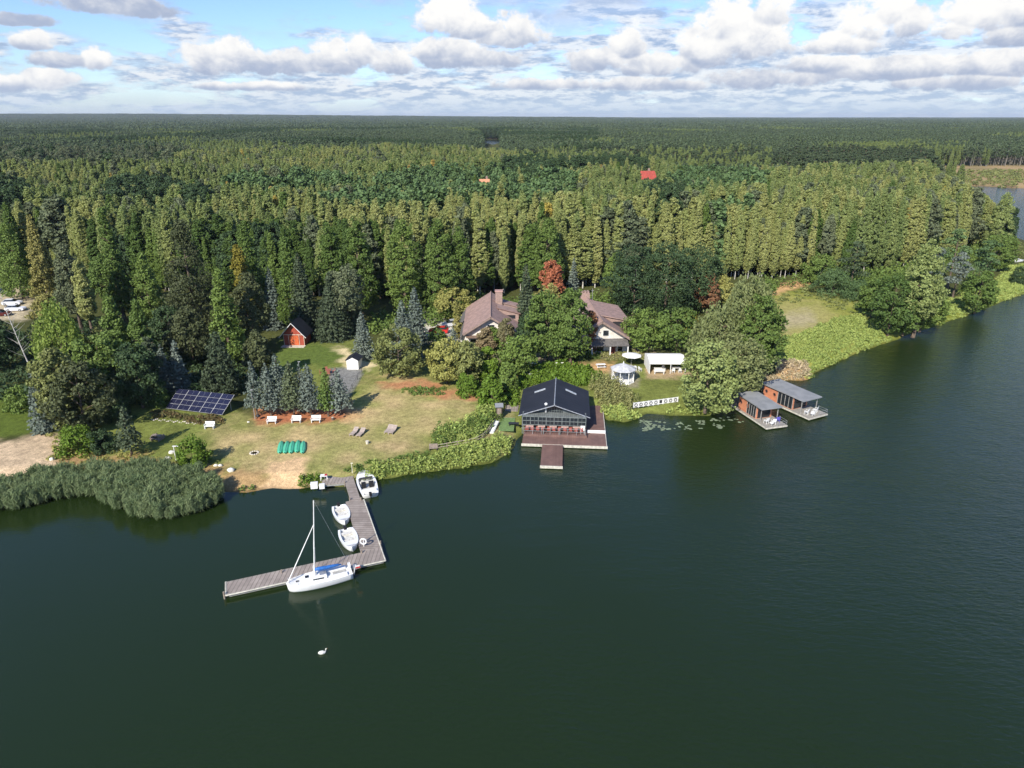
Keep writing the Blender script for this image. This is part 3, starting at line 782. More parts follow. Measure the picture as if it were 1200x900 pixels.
# kind, x, base row, top row, half width (photo pixels), tone, name, label, category
GT = [
# left wood edge
('willow',82,446,350,26,'weep','weeping_willow','pale yellow-green weeping willow beside the leaning white birch','willow'),
('birch',97,392,287,17,'grey','birch_tree','silvery grey-green birch standing clear of the left wood','birch'),
('birch',110,396,306,10,'birchy','birch_tree','narrow yellow birch right against the silvery one','birch'),
('cone',235,405,258,38,'brownish','dark_conifer','huge dark brownish conifer, broadest tree left of the red cabin','conifer'),
('cone',146,375,243,15,'green','conical_tree','tall thin yellow-green cone tree above the left wood','tree'),
('cone',28,350,262,24,'green','conical_tree','broad green cone tree behind the two white cars','tree'),
('cone',58,352,256,15,'autumn','conical_tree','olive-brown cone tree next to the car park','tree'),
('cone',272,428,318,22,'green','conical_tree','bright green cone tree left of the red cabin','tree'),
('cone',147,446,352,24,'green','conifer','bright green conifer, left one of the twin pair in the wood','conifer'),
('cone',176,446,356,19,'green','conifer','bright green conifer, right one of the twin pair in the wood','conifer'),
('round',128,476,394,27,'green','leafy_tree','full leafy tree directly below the twin green conifers','tree'),
('round',168,478,405,24,'dark','leafy_tree','dark leafy tree between the twin conifers and the solar panels','tree'),
('pine',184,462,392,15,'spruce','spruce_tree','dark spruce half hidden behind the two bluish ones near the solar panels','spruce'),
('spruce_tall',198,463,404,14,'blue','blue_spruce','bluish spruce above the top left corner of the solar panels','spruce'),
('spruce_tall',214,461,399,15,'blue','blue_spruce','bluish spruce rising behind the middle of the solar panels','spruce'),
('cone',262,462,394,22,'spruce','dark_conifer','dark green conifer at the right end of the solar panels','conifer'),
('birch',228,430,364,27,'brownish','brown_tree','thin brownish tree in front of the huge dark conifer','tree'),
('round',205,418,360,20,'dark','dark_tree','dark low tree at the foot of the huge conifer','tree'),
('round',103,507,430,31,'brownish','dark_round_tree','dark round tree above the sandy beach','tree'),
('round',80,503,412,22,'olive','olive_tree','olive green tree squeezed left of the dark round one','tree'),
('spruce_tall',55,503,430,18,'blue','blue_spruce','bluish spruce at the back edge of the sandy beach','spruce'),
('bush',93,529,500,21,'bright','green_bush','glossy bright green bush at the back of the beach','bush'),
('bush',120,528,506,14,'dark','dark_bush','dark small bush touching the glossy bright one','bush'),
('lifted',155,533,476,16,'spruce','small_spruce','small lone spruce on a bare stem near the reeds','spruce'),
('bush',228,545,514,17,'bright','round_bush','round bright green bush on the lawn by the reeds','bush'),
('bush',24,480,454,15,'green','green_bush','low bright bush in the shade at the left edge','bush'),
('round',2,436,372,20,'dark','dark_tree','dark tree cut by the left edge above the beach','tree'),
('round',62,424,374,18,'brownish','dark_tree','dark brown-green tree behind the leaning white birch','tree'),
('birch',62,386,345,17,'autumn','olive_tree','olive and russet tree right of the white cars','tree'),
('birch',120,440,385,16,'olive','olive_tree','olive green tree between the willow and the twin conifers','tree'),
('birch',85,478,420,14,'autumn','yellowing_tree','yellow-green tree under the hanging willow branches','tree'),
('bush',140,492,468,15,'dark','dark_bush','shaded bush between the dark round tree and the spruces','bush'),
('bush',188,474,456,12,'green','green_bush','green bush behind the left end of the solar panels','bush'),
('birch',130,360,300,20,'green','green_tree','mid green tree between the silvery birch and the huge conifer','tree'),
('cone',180,380,300,22,'green','conical_tree','green cone tree touching the left side of the huge conifer','tree'),
('birch',292,392,286,10,'yellow','yellow_birch','thin bright yellow birch above the red cabin','birch'),
('birch',300,412,322,22,'brownish','brown_tree','grey-brown thin-leaved tree just left of the red cabin','tree'),
('spruce_tall',323,384,312,15,'blue','blue_spruce','shaded bluish spruce rising behind the red cabin','spruce'),
('spruce_tall',358,388,296,22,'spruce','spruce_tree','tall grey-tipped spruce right behind the red cabin','spruce'),
('cone',345,386,282,17,'green','conical_tree','yellow-green cone tree behind the tall grey-tipped spruce','tree'),
('spruce_tall',392,396,318,24,'spruce','spruce_tree','wide dark spruce between the red cabin and the blue spruces','spruce'),
('high',410,392,313,20,'grey','pale_tree','tree with a pale silvery crown over the dark spruces','tree'),
('birch',306,446,388,16,'brownish','dark_tree','dark thin tree in the shade left of the red cabin porch','tree'),
('spruce_tall',418,388,338,16,'spruce','spruce_tree','dark spruce under the pale silvery crown','spruce'),
# columns of the forest wall
('column',395,372,262,15,'poplar','columnar_tree','dense green columnar tree, first of the wall from the red cabin','tree'),
('column',425,372,256,17,'poplar','columnar_tree','tall columnar tree above the dark gap with a white trunk','tree'),
('column',476,374,258,18,'green','columnar_tree','bright green columnar tree right of the dark gap','tree'),
('column',517,370,258,20,'green','columnar_tree','broad bright columnar tree above the parking yard','tree'),
('column',540,366,268,14,'poplar','columnar_tree','dark columnar tree behind the round autumn-tinted tree','tree'),
('column',640,346,256,18,'green','columnar_tree','deep green pointed tree behind the red maple','tree'),
('column',300,380,268,16,'green','columnar_tree','green columnar tree beside the thin yellow birch','tree'),
# spruce row on the lawn
('lifted',302,488,422,13,'blue','blue_spruce','bluish spruce at the left end of the row by the white benches','spruce'),
('lifted',318,487,426,16,'blue','blue_spruce','bluish spruce behind the leftmost bench of the row','spruce'),
('lifted',330,484,414,17,'blue','blue_spruce','tallest bluish spruce in the left half of the bench row','spruce'),
('lifted',345,487,423,17,'grey','grey_spruce','grey-green spruce behind the middle bench','spruce'),
('lifted',356,484,428,16,'blue','blue_spruce','bluish spruce between the middle and the right bench','spruce'),
('lifted',365,487,426,17,'blue','blue_spruce','bluish spruce behind the right bench','spruce'),
('lifted',385,488,430,12,'green','green_spruce','narrow yellow-green spruce, the only green one of the row','spruce'),
('lifted',399,486,432,17,'blue','blue_spruce','bluish spruce at the right end of the row, by the grey yard','spruce'),
# middle garden
('spruce',427,419,365,15,'blue','blue_spruce','shapely blue spruce standing alone behind the white shed','spruce'),
('spruce_tall',474,420,352,21,'blue','blue_spruce','big blue spruce left of the red car','spruce'),
('spruce_tall',488,400,335,16,'blue','blue_spruce','blue-grey spruce behind the biggest one, near the parking yard','spruce'),
('round',468,442,386,26,'olive','olive_tree','round olive tree on the lawn in front of the blue spruce','tree'),
('round',524,449,402,23,'autumn','yellow_tree','yellow-green autumn tree at the back of the dry lawn','tree'),
('round',548,452,404,17,'olive','olive_tree','olive tree between the yellow one and the clipped green shrub','tree'),
('round',532,374,340,22,'autumn','autumn_tree','round autumn-tinted tree at the parking yard','tree'),
('column',572,446,408,13,'bright','green_shrub','vivid green upright shrub in front of the pink-roofed house','shrub'),
('column',576,476,440,14,'bright','green_shrub','vivid green upright shrub nearest to the wooden hut','shrub'),
('bush',548,462,440,13,'bright','green_bush','vivid green low bush beside the upright shrubs','bush'),
('column',594,458,426,11,'green','green_shrub','darker upright shrub beside the garden parasol','shrub'),
('bush',512,402,386,10,'green','green_bush','dark green bush in front of the red car','bush'),
('spruce',531,404,384,10,'blue','dwarf_blue_spruce','dwarf blue spruce between the red car and the house','spruce'),
('column',537,396,372,5,'autumn','orange_shrub','narrow orange shrub at the corner of the parking yard','shrub'),
('birch',570,416,386,11,'rusty_pink','russet_tree','russet small tree against the white gable of the left house','tree'),
('column',578,414,382,7,'green','ivy_column','green upright shrub on the front of the left house','shrub'),
('birch',593,414,374,10,'rusty_pink','brown_tree','thin pinkish-brown tree over the right part of the left house','tree'),
('round',606,440,394,20,'green','leafy_tree','mid green tree behind the slim garden lamp','tree'),
('spruce_tall',616,392,308,15,'spruce','spruce_tree','tall grey-green spruce right of the left house','spruce'),
('spruce_tall',671,354,302,10,'blue','blue_spruce','slim blue spruce between the red maple and the right house','spruce'),
('round',646,364,307,12,'red','red_maple','bright red maple above the trees between the two houses','maple'),
('round',642,380,334,14,'autumn','autumn_tree','half-turned olive and russet tree under the red maple','tree'),
('round',642,424,346,26,'green','leafy_tree','large green tree left of centre between the two houses','tree'),
('round',668,426,342,22,'green','leafy_tree','large green tree touching the left side of the right house','tree'),
('round',622,420,368,16,'dark','dark_tree','shaded dark tree beside the left house','tree'),
('column',692,412,366,9,'rust','rust_tree','rust brown upright tree on the front of the right house','tree'),
('round',756,412,366,27,'green','leafy_tree','low wide bright tree behind the white marquee','tree'),
('round',792,412,364,25,'green','leafy_tree','mid green tree at the right end of the marquee','tree'),
('round',742,372,290,30,'dark','dark_round_tree','dark domed tree, left of the dense dark group by the right house','tree'),
('round',778,374,288,32,'dark','dark_round_tree','dark domed tree, middle of the dense dark group','tree'),
('round',812,368,290,28,'dark','dark_round_tree','dark domed tree, right of the dense dark group','tree'),
('birch',720,352,296,14,'green','light_tree','light green open tree with white stems behind the right house','tree'),
('birch',828,372,322,13,'rust','bare_birch','half-bare rusty birch left of the great willows','birch'),
('birch',845,366,322,12,'autumn','autumn_birch','orange-tinted birch at the top of the willow group','birch'),
('bush',808,388,366,9,'yellow','yellow_shrub','bright yellow shrub under the rusty birch','shrub'),
('willow',868,432,318,34,'willow','great_willow','tallest pale willow by the houseboats','willow'),
('willow',838,440,352,34,'willow','great_willow','wide pale willow leaning toward the marquee','willow'),
('round',884,444,350,24,'green','leafy_tree','darker green tree on the right flank of the willow group','tree'),
('round',860,464,398,34,'willow','willow_bush','round grey-green willow bush nearest to the houseboats','willow'),
('low',826,482,402,32,'shore','shore_willow','yellow-olive willow right at the water by the white railing','willow'),
('bush',897,436,404,9,'dark','dark_bush','dark bush in the shade between willow group and meadow','bush'),
# right meadow and bank
('birch',1070,394,284,22,'birch','pale_birch','tall pale green birch at the water, right of the meadow','birch'),
('round',1040,392,326,24,'poplar','dark_alder','dark alder at the water edge, right end of the meadow','alder'),
('round',1078,388,336,20,'green','green_alder','green alder in front of the tall pale birch','alder'),
('round',1058,392,350,18,'green','green_alder','low bright alder between the dark one and its neighbour at the water','alder'),
('round',1142,366,320,19,'poplar','dark_alder','round dark alder alone on the grassy bank','alder'),
('bush',975,346,316,22,'teal','blue_green_bush','blue-green round bush at the back of the meadow','bush'),
('bush',1004,352,330,16,'teal','blue_green_bush','dull green bush between meadow and forest','bush'),
('pine',996,340,282,19,'pine','dark_pine','dark pine behind the blue-green bush','pine'),
('round',960,334,300,17,'green','leafy_tree','mid green tree above the sandy track of the meadow','tree'),
('pine',1110,338,266,22,'teal','green_pine','round-topped green pine above the grassy bank','pine'),
('pine',1090,344,288,16,'blue','grey_pine','grey-green pine right behind the tall pale birch','pine'),
('pine',1116,350,294,19,'blue','grey_pine','grey-green pine above the lone round alder','pine'),
('pine',1150,336,280,20,'teal','green_pine','green pine near the white motorboat','pine'),
('round',1166,318,276,17,'green','leafy_tree','green tree left of the moored white motorboat','tree'),
('column',1177,300,244,7,'dark','dark_poplar','slim dark tree at the point by the river inlet','tree'),
('column',1163,300,228,13,'birch','tall_birch','tall green birch on the tip of the wooded point','birch'),
('bush',1184,300,284,16,'olive','olive_bush','olive bushes behind the moored white motorboat','bush'),
('bush',1192,332,314,9,'dark','dark_bush','dark bush below the moored white motorboat','bush'),
('round',1020,372,330,16,'green','leafy_tree','green tree behind the dark alder at the meadow end','tree'),
]
for g_ in GT: plant(*g_)
# leaning bare white birch at the left edge
x, y = P(40, 438); o = thing('bare_white_birch', 'leaning bare white birch with leafless branches at the left edge', 'birch', (x, y, .85))
mb = MB(); pts = []
for i in range(9):
    f_ = i/8; pts.append((-2.9*(f_**.8), 0.6*f_, 16.0*f_-.2))
mb.tube(pts, [.13-.013*i for i in range(9)], 8); mb.build('trunk', mat('bare_white_wood', (.50, .48, .44), .8), o)
mb = MB(); rr_ = random.Random(5)
for i in range(34):
    f_ = .22+.75*i/34; k = min(7, int(f_*8)); a, b_ = Vector(pts[k]), Vector(pts[k+1]); q = a.lerp(b_, f_*8-k)
    an = rr_.random()*6.28; L = (2.6-1.6*f_)*(.7+.6*rr_.random())
    e = q+Vector((math.cos(an)*L, math.sin(an)*L*.8, L*.75)); mb.tube([q, q.lerp(e, .5)+Vector((0, 0, -.1)), e], [.03, .02, .01], 4)
mb.build('branches', mat('bare_white_wood', (.72, .70, .66)), o)

# ------------------------------------------------------------------ ground cover (uncountable)
def tuft_mesh(name, tone, R, H, n, leaf, seed, elong=1.6, up=.5):
    rg = np.random.default_rng(seed)
    th = rg.random(n)*6.28; r = R*rg.random(n)**.6; z = H*rg.random(n)*(1-.5*(r/R)**2)
    if name == 'reeds':       # upright stems with long narrow leaves
        z = H*(.25+.75*rg.random(n)**.6)*(.85+.15*rg.random(n)); L = np.column_stack([r*np.cos(th), r*np.sin(th), z])
        O = np.column_stack([np.cos(th), np.sin(th), np.full(n, .35)])
        return npmesh(name, leaf_quads(L, O, leaf, .8, 4.2, .55, rg), quads_idx(n), mats=[LM[tone]])
    L = np.column_stack([r*np.cos(th), r*np.sin(th), z])
    O = np.column_stack([np.cos(th)*.6, np.sin(th)*.6, np.full(n, up)])
    return npmesh(name, leaf_quads(L, O, leaf, .9, elong, .25, rg), quads_idx(n), mats=[LM[tone]])
def cover(name, poly, tone, step, R, H, leaf, label, n=60, water=False, elong=1.6, z=.75, cat='plants', seed=0, minland=-.2):
    poly_w = np.array([P(a, b, z) for a, b in poly]); lo = poly_w.min(0); hi = poly_w.max(0)
    rg = np.random.default_rng(500+seed)
    xs, ys = np.meshgrid(np.arange(lo[0], hi[0], step), np.arange(lo[1], hi[1], step)); q = np.column_stack([xs.ravel(), ys.ravel()])
    q = q+(rg.random(q.shape)-.5)*step*.95
    d = sdist(q, poly_w)+(vnoise(q, 1.5, seed)-.5)*.8
    q = q[d > 0]
    if not water: q = q[lake_d(q) < minland]
    if len(q) == 0: return
    ms = [tuft_mesh(name, tone, R, H, n, leaf, seed*10+i, elong) for i in range(3)]
    s = .65+.7*rg.random(len(q)); s *= .8+.4*vnoise(q, 2.5, seed+1)
    scatter_object(name, np.column_stack([q, np.maximum(ground_z(q), 0 if water else -.1)-.03]), rg.random(len(q))*6.28, np.column_stack([s, s, s]), rg.integers(0, 3, len(q)), ms, label, cat)
cover('reeds', [(-70,584),(0,576),(60,566),(110,561),(150,556),(200,560),(240,568),(258,578),(258,590),(236,603),(200,612),(160,610),(135,597),(112,586),(85,585),(55,592),(20,600),(-60,610)], 'reed', .38, .34, 2.2, .125, 'thick bed of grey-green reeds standing in the shallows', 130, True, 2.0, 0.0, 'reeds', 1)
cover('shore_weeds', [(425,560),(440,545),(480,543),(520,533),(560,524),(590,512),(606,512),(606,530),(590,545),(540,556),(500,560),(440,570)], 'weed', .62, .5, .95, .18, 'tall yellow-green weeds along the bank from jetty to boathouse', 55, seed=2)
cover('bank_grass', [(400,552),(440,540),(520,528),(575,516),(590,512),(560,530),(480,548),(430,560)], 'green', .9, .5, .35, .2, 'short green grass along the top of the bank', 34, seed=3)
cover('flowering_weeds', [(510,505),(545,497),(562,480),(578,462),(592,470),(590,480),(576,502),(560,515),(515,525)], 'weed', .65, .5, 1.3, .19, 'flowering yellow-green thicket inside the low fence', 55, seed=4)
cover('hedge_shrubs', [(507,512),(512,507),(545,500),(570,494),(578,480),(588,470),(590,492),(570,510),(510,526)], 'green', .7, .55, 1.4, .20, 'deep green thicket behind the low wooden rail fence', 60, seed=5)
cover('creeping_weeds', [(596,466),(612,440),(640,430),(690,432),(704,445),(690,455),(650,448),(610,458),(604,480)], 'bright', .8, .6, 1.2, .28, 'bright green creeper mound behind the black roof', 60, seed=6)
cover('goldenrod', [(688,448),(702,440),(722,452),(745,470),(735,482),(702,476)], 'gold', .7, .5, 1.5, .18, 'faded goldenrod between boathouse and gazebo', 55, seed=7)
cover('bank_plants', [(698,474),(735,482),(750,484),(755,494),(706,498)], 'weed', .7, .6, 1.1, .26, 'light green plants on the bank right of the boathouse deck', 55, seed=8)
cover('shore_grass', [(752,484),(800,478),(850,476),(870,462),(895,448),(905,456),(870,482),(850,490),(790,494),(756,490)], 'weed', .8, .6, .9, .24, 'yellow-green shore grass below the white railing', 45, seed=9)
cover('meadow_grass', [(902,402),(940,392),(985,372),(1010,370),(1030,392),(1060,398),(985,428),(950,440),(955,425),(905,428),(900,415)], 'weed', .8, .6, .7, .20, 'tall bright grass on the water side of the meadow', 55, seed=10)
cover('dry_herbs', [(902,424),(945,426),(950,440),(915,446),(890,452),(884,446)], 'pinkdry', .8, .6, .9, .25, 'dry pinkish herbs behind the houseboats', 45, seed=11)
cover('yellow_grass', [(940,440),(958,424),(962,438),(940,450),(912,452)], 'weed', .8, .6, .9, .25, 'yellow-green grass edging the small cove', 45, seed=12)
cover('bank_meadow', [(1085,345),(1120,352),(1130,340),(1160,345),(1180,312),(1250,305),(1250,335),(1180,358),(1120,380),(1060,398),(1090,380)], 'weed', 1.1, .8, .5, .24, 'sunlit grassy bank under the pines', 45, seed=13)
cover('edge_plants', [(258,572),(300,566),(318,566),(318,576),(262,582)], 'green', .7, .5, .8, .24, 'green waterside plants at the end of the reeds', 45, seed=14)
cover('jetty_plants', [(346,566),(362,556),(378,556),(378,574),(346,576)], 'bright', .6, .5, .9, .22, 'bright green plants beside the jetty landing', 45, seed=15)
cover('heath_plants', [(176,482),(192,484),(258,491),(262,500),(230,498),(178,488)], 'heath', .7, .5, .6, .20, 'olive and russet heath plants below the solar panels', 45, seed=16)
cover('dry_scrub', [(50,508),(110,520),(150,520),(205,542),(262,552),(240,560),(150,545),(62,548)], 'autumn', 1.3, .5, .45, .22, 'sparse dry scrub between beach and reeds', 30, seed=17)
cover('garden_flowers', [(470,458),(500,455),(520,456),(518,464),(474,464)], 'green', .8, .5, .5, .2, 'low planted bed at the back of the dry lawn', 40, seed=18)
cover('garden_bushes', [(505,372),(548,366),(552,378),(540,378),(520,372)], 'bright', 1.2, .8, 1.1, .26, 'bright shrubs edging the parking yard', 50, seed=19)
cover('house_shrubs', [(540,404),(606,400),(612,440),(580,440),(545,440)], 'olive', 1.5, .9, 1.2, .26, 'mixed shrubs in front of the left house', 55, seed=20)
cover('terrace_flowers', [(702,414),(760,412),(764,424),(704,424)], 'gold', 1.1, .6, .6, .22, 'yellow flowering border in front of the right house', 45, seed=21)
cover('terrace_shrubs', [(655,418),(705,412),(708,420),(660,426)], 'green', 1.1, .7, 1.0, .24, 'green shrubs left of the flowering border', 45, seed=22)
cover('forest_undergrowth', [(430,380),(560,358),(660,362),(720,352),(860,352),(905,335),(905,345),(860,372),(700,362),(640,372),(560,372),(440,396)], 'green', 2.0, 1.6, 3.4, .36, 'green undergrowth at the foot of the forest wall', 80, seed=23)
cover('wood_undergrowth', [(-20,400),(60,380),(140,380),(200,410),(300,420),(310,450),(250,470),(120,480),(60,470),(-20,470)], 'dark', 2.2, 1.4, 1.6, .36, 'dark undergrowth in the left wood', 70, seed=24)
cover('meadow_scrub', [(905,352),(950,335),(1010,352),(1040,372),(1010,378),(950,352),(910,362)], 'olive', 2.6, .9, .6, .28, 'low olive scrub at the back of the meadow', 40, seed=25)
cover('far_bank_scrub', [(1090,208),(1140,200),(1300,200),(1420,200),(1420,222),(1100,222)], 'olive', 7, 2.0, 1.8, .7, 'scattered scrub on the sandy far bank', 50, seed=26)
cover('right_wood_undergrowth', [(880,344),(960,332),(1010,352),(1060,332),(1160,306),(1180,284),(1150,290),(1060,318),(960,326)], 'green', 2.4, 1.9, 3.6, .42, 'thick undergrowth along the right wood edge', 80, seed=27)
0 and cover('lawn_tufts', [(240,505),(330,498),(430,455),(560,478),(556,500),(500,518),(400,545),(300,558),(240,545),(130,500),(180,500)], 'olive', 1.6, .35, .10, .12, 'scattered grass tufts on the dry lawn', 16, seed=28)
# water lilies
lp = []; rg = np.random.default_rng(77); V = []; Fq = []
polyl = np.array([P(a, b, 0) for a, b in [(748,492),(800,495),(860,488),(872,495),(850,502),(780,504),(752,506)]])
lo, hi = polyl.min(0), polyl.max(0)
q = lo+rg.random((900, 2))*(hi-lo); q = q[(sdist(q, polyl) > 0) & (rg.random(len(q)) < .10+.45*(vnoise(q, 1.2, 6) > .6))]
for (x, y) in q:
    r = .14+.16*rg.random(); a0 = rg.random()*6.28; b = len(V)
    for k in range(8): V.append((x+r*math.cos(a0+k*.76), y+r*math.sin(a0+k*.76), .012+.02*rg.random()))
    Fq += [[b, b+1, b+2, b+3], [b, b+3, b+4, b+5], [b, b+5, b+6, b+7]]
tag(link('water_lilies', npmesh('water_lilies', V, Fq, mats=[LM['lily']])), 'pale water lily leaves floating below the white railing', 'plants', kind='stuff')

# ================================================================== BUILT THINGS
WHITE = mat('white_paint', (.78, .78, .76), .45, var=.05, scale=1.5)
GEL = mat('white_gelcoat', (.80, .81, .80), .22, var=.03, scale=.8, spec=.5)
OFFW = mat('cream_plastic', (.62, .60, .54), .5)
DECKW = mat('grey_decking', (.36, .31, .27), .8, col2=(.27, .23, .20), scale=1.2, stripes=(0, .42, (.12, .10, .085)))
DECKY = mat('grey_decking_lengthwise', (.36, .31, .27), .8, col2=(.25, .21, .18), scale=.9, stripes=(1, .42, (.12, .10, .085)))
DECKR = mat('brown_decking', (.22, .13, .105), .7, col2=(.16, .095, .08), scale=1.0, stripes=(0, .15, (.05, .03, .025)))
TIMB = mat('weathered_timber', (.30, .25, .20), .85, col2=(.20, .16, .13))
PALE = mat('pale_edge_timber', (.52, .50, .42), .8)
DARKM = mat('dark_metal', (.03, .03, .035), .4)
STEEL = mat('galvanised_steel', (.42, .43, .44), .45, .3)
BLACK = mat('black_rubber', (.015, .015, .017), .6)
GLASS = mat('dark_glass', (.02, .025, .03), .08, var=.02, spec=.6)
ROOFD = mat('charcoal_roofing', (.019, .021, .029), .6, col2=(.027, .029, .038), scale=.5, stripes=(1, .45, (.016, .017, .022)), bump=.2)
TILE = mat('pinkish_roof_tiles', (.43, .29, .25), .8, col2=(.28, .20, .175), scale=1.3, bump=.5, bscale=9, stripes=(1, .38, (.20, .12, .10)))
SHING = mat('grey_shingle', (.15, .14, .135), .8, col2=(.10, .095, .09), scale=2, bump=.4)
PLAST = mat('white_render', (.72, .68, .62), .8, col2=(.56, .52, .46), scale=.9)
BRICK = mat('pale_brick', (.36, .25, .21), .85, col2=(.27, .19, .16), scale=3, bump=.4)
REDW = mat('red_boards', (.42, .085, .05), .6, col2=(.34, .065, .04), scale=1.5, stripes=(0, .22, (.16, .03, .02)))
ORNG = mat('orange_stained_door', (.56, .13, .045), .5, col2=(.42, .09, .035), scale=2)
TERR = mat('terracotta_boards', (.64, .27, .15), .6, col2=(.52, .21, .12), scale=1.2, stripes=(2, .2, (.30, .10, .06)))
GREY = mat('grey_roof_felt', (.26, .27, .28), .75, col2=(.21, .22, .23), scale=.8)
STONE = mat('pale_stone', (.62, .57, .46), .85, col2=(.45, .41, .34))
CANV = mat('white_canvas', (.80, .79, .76), .8, var=.03, scale=1)
def V3(p, z): return (p[0], p[1], z)

# ---------------- jetty: pieces laid out from their corners, all one walkway
JO = P(420, 648, .5)
j = thing('jetty', 'long grey wooden L-shaped jetty running out from the lawn into the lake', 'jetty', (JO[0], JO[1], 0))
def loc_(a, b, z): 
    q = P(a, b, z); return (q[0]-JO[0], q[1]-JO[1], z)
secs = [('landing_deck', [(376.5,554),(411,547),(414.5,561),(404.5,565.5),(377.5,568)], .52),
        ('walkway_deck', [(404.5,565.5),(414.5,561),(422,584),(411,587.5)], .52),
        ('walkway_deck', [(405,588),(422,584.2),(426,585.5),(447,640),(423,648)], .50),
        ('pier_deck', [(264.7,682),(420.6,648),(447.3,640.3),(451.8,656),(264.7,697)], .48)]
for nm, poly, z in secs:
    pts = [loc_(a, b, z) for a, b in poly]
    o = MB().slab(pts, .10).build(nm, DECKY if nm == 'walkway_deck' else DECKW, j)
    # board direction follows the section
    MB().slab([(x_, y_, z-.10) for x_, y_, _ in [((p_[0]-sum(q_[0] for q_ in pts)/len(pts))*.97+sum(q_[0] for q_ in pts)/len(pts), (p_[1]-sum(q_[1] for q_ in pts)/len(pts))*.97+sum(q_[1] for q_ in pts)/len(pts), 0) for p_ in pts]], .28).build('float', mat('grey_float', (.30, .30, .28), .8), o)
for (a, b), (c_, d_), z in ((((264.7,698)), (451.8,657), .5), ((264.7,682), (264.7,698), .5), ((451.8,657), (426.5,585.5), .5)):
    MB().tube([loc_(a, b, z-.05), loc_(c_, d_, z-.05)], .09, 5).build('edge_beam', PALE, j)
for a, b in ((410,586),(423,586),(404,566),(414,561),(446,637),(262.5,697),(330,671),(424,648)):
    q = loc_(a, b, .5); MB().tube([(q[0], q[1], -1.2), (q[0], q[1], .85)], .09, 8).build('pile', TIMB, j)
# lifebuoy on the jetty
q = P(426.5, 640.5, .5)
t_ = thing('lifebuoy_post', 'white lifebuoy stand on the corner of the jetty', 'lifebuoy', (q[0], q[1], .5))
MB().tube([(0, 0, 0), (0, 0, 1.0)], .04).build('post', WHITE, t_)
mb = MB(); N_ = 18
for k in range(N_):
    a0 = 2*math.pi*k/N_; a1 = 2*math.pi*(k+1)/N_
    mb.tube([(.33*math.cos(a0), -.10, .75+.33*math.sin(a0)), (.33*math.cos(a1), -.10, .75+.33*math.sin(a1))], .085, 8, False)
mb.build('ring', WHITE, t_)
# landing bench and boxes
q = P(380, 562, .55); t_ = thing('landing_table', 'small white table with a red cushion on the jetty landing', 'table', (q[0], q[1], .53), .1)
MB().bx(-.45, .45, -.3, .3, .62, .68).build('table_top', WHITE, t_)
for sx_ in (-1, 1):
    for sy_ in (-1, 1): MB().bx(sx_*.4-.03, sx_*.4+.03, sy_*.25-.03, sy_*.25+.03, 0, .62).build('leg', WHITE, t_)
MB().bx(.12, .42, -.2, .2, .68, .76).build('cushion', mat('red_fabric', (.45, .04, .04)), t_)
for a, b, s_, lb in ((368.5,573-2,.85,'large white plastic cube seat on the sandy landing'), (377.5,573-1.5,.65,'small white crate beside the large white cube seat')):
    q = P(a, b, .9); t_ = thing('white_crate', lb, 'crate', (q[0], q[1], .85), .2)
    MB().bx(-s_*.5, s_*.5, -s_*.4, s_*.4, 0, s_*.7).build('box', WHITE, t_); MB().bx(-s_*.53, s_*.53, -s_*.43, s_*.43, s_*.7+.003, s_*.7+.07).build('lid', WHITE, t_)

# ---------------- hulls
def hull_mesh(L, B, D, bow=.45, tran=.8, rake=.25, n=14, tumble=.0, sheer=.15):
    """hull along +x (bow), returns ring list for lofting"""
    rings = []
    for i in range(n+1):
        s_ = i/n; x = -L/2+L*s_
        if s_ < 1-bow: wd_ = tran+(1-tran)*math.sin(math.pi/2*s_/(1-bow))
        else:
            q_ = (s_-(1-bow))/bow; wd_ = math.sqrt(max(0, 1-q_**2.1))
        wd_ = max(wd_, .02)*B/2; zt = D+sheer*(s_**2)
        zb = -.12*(1-max(0, (s_-.8)/.2)); xr = rake*max(0, (s_-.7)/.3)
        rings.append([(x+xr, wd_, zt), (x+xr*.6, wd_*.93, D*.35), (x+xr*.2, wd_*.5, zb-.05), (x, 0, zb-.12), (x+xr*.2, -wd_*.5, zb-.05), (x+xr*.6, -wd_*.93, D*.35), (x+xr, -wd_, zt)])
    return rings
def loft(mb, rings, close=True, caps=True):
    k = len(rings[0]); vs = [v_ for r_ in rings for v_ in r_]; fs = []
    for i in range(len(rings)-1):
        for a in range(k-1): fs.append((i*k+a, i*k+a+1, (i+1)*k+a+1, (i+1)*k+a))
    if caps: fs.append(tuple(range(k)))
    return mb.add(vs, fs)
def outline(rings, inset=0, dz=0, i0=0, i1=None):
    i1 = len(rings) if i1 is None else i1
    l = [(r_[0][0], max(r_[0][1]-inset, .0), r_[0][2]+dz) for r_ in rings[i0:i1]]
    return l, [(x_, -y_, z_) for x_, y_, z_ in l]
# sailboat
a = P(338, 690, .3); b = P(416, 671, .3)
mid = ((a[0]+b[0])/2, (a[1]+b[1])/2); ang = math.atan2(a[1]-b[1], a[0]-b[0]); LB = 7.0; sbs = (.89, .89, .97)
sb = thing('sailboat', 'white sailing yacht with bare mast and blue sail cover moored along the jetty', 'sailboat', (mid[0]-.05, mid[1]-.1, 0), ang)
R = hull_mesh(LB, 2.5, .85, .55, .72, .35, 18, sheer=.22)
mb = loft(MB(), R); mb.build('hull', GEL, sb, True)
l, r = outline(R, 0, .004); 
mb = MB()
for i in range(len(l)-1): mb.add([l[i], l[i+1], r[i+1], r[i]], [(0, 1, 2, 3)])
mb.build('deck', WHITE, sb)
for s_ in (-1, 1):
    mb = MB(); mb.tube([(x_, y_*s_, z_+.03) for x_, y_, z_ in l], .04, 5); mb.build('rubbing_strake', WHITE, sb)
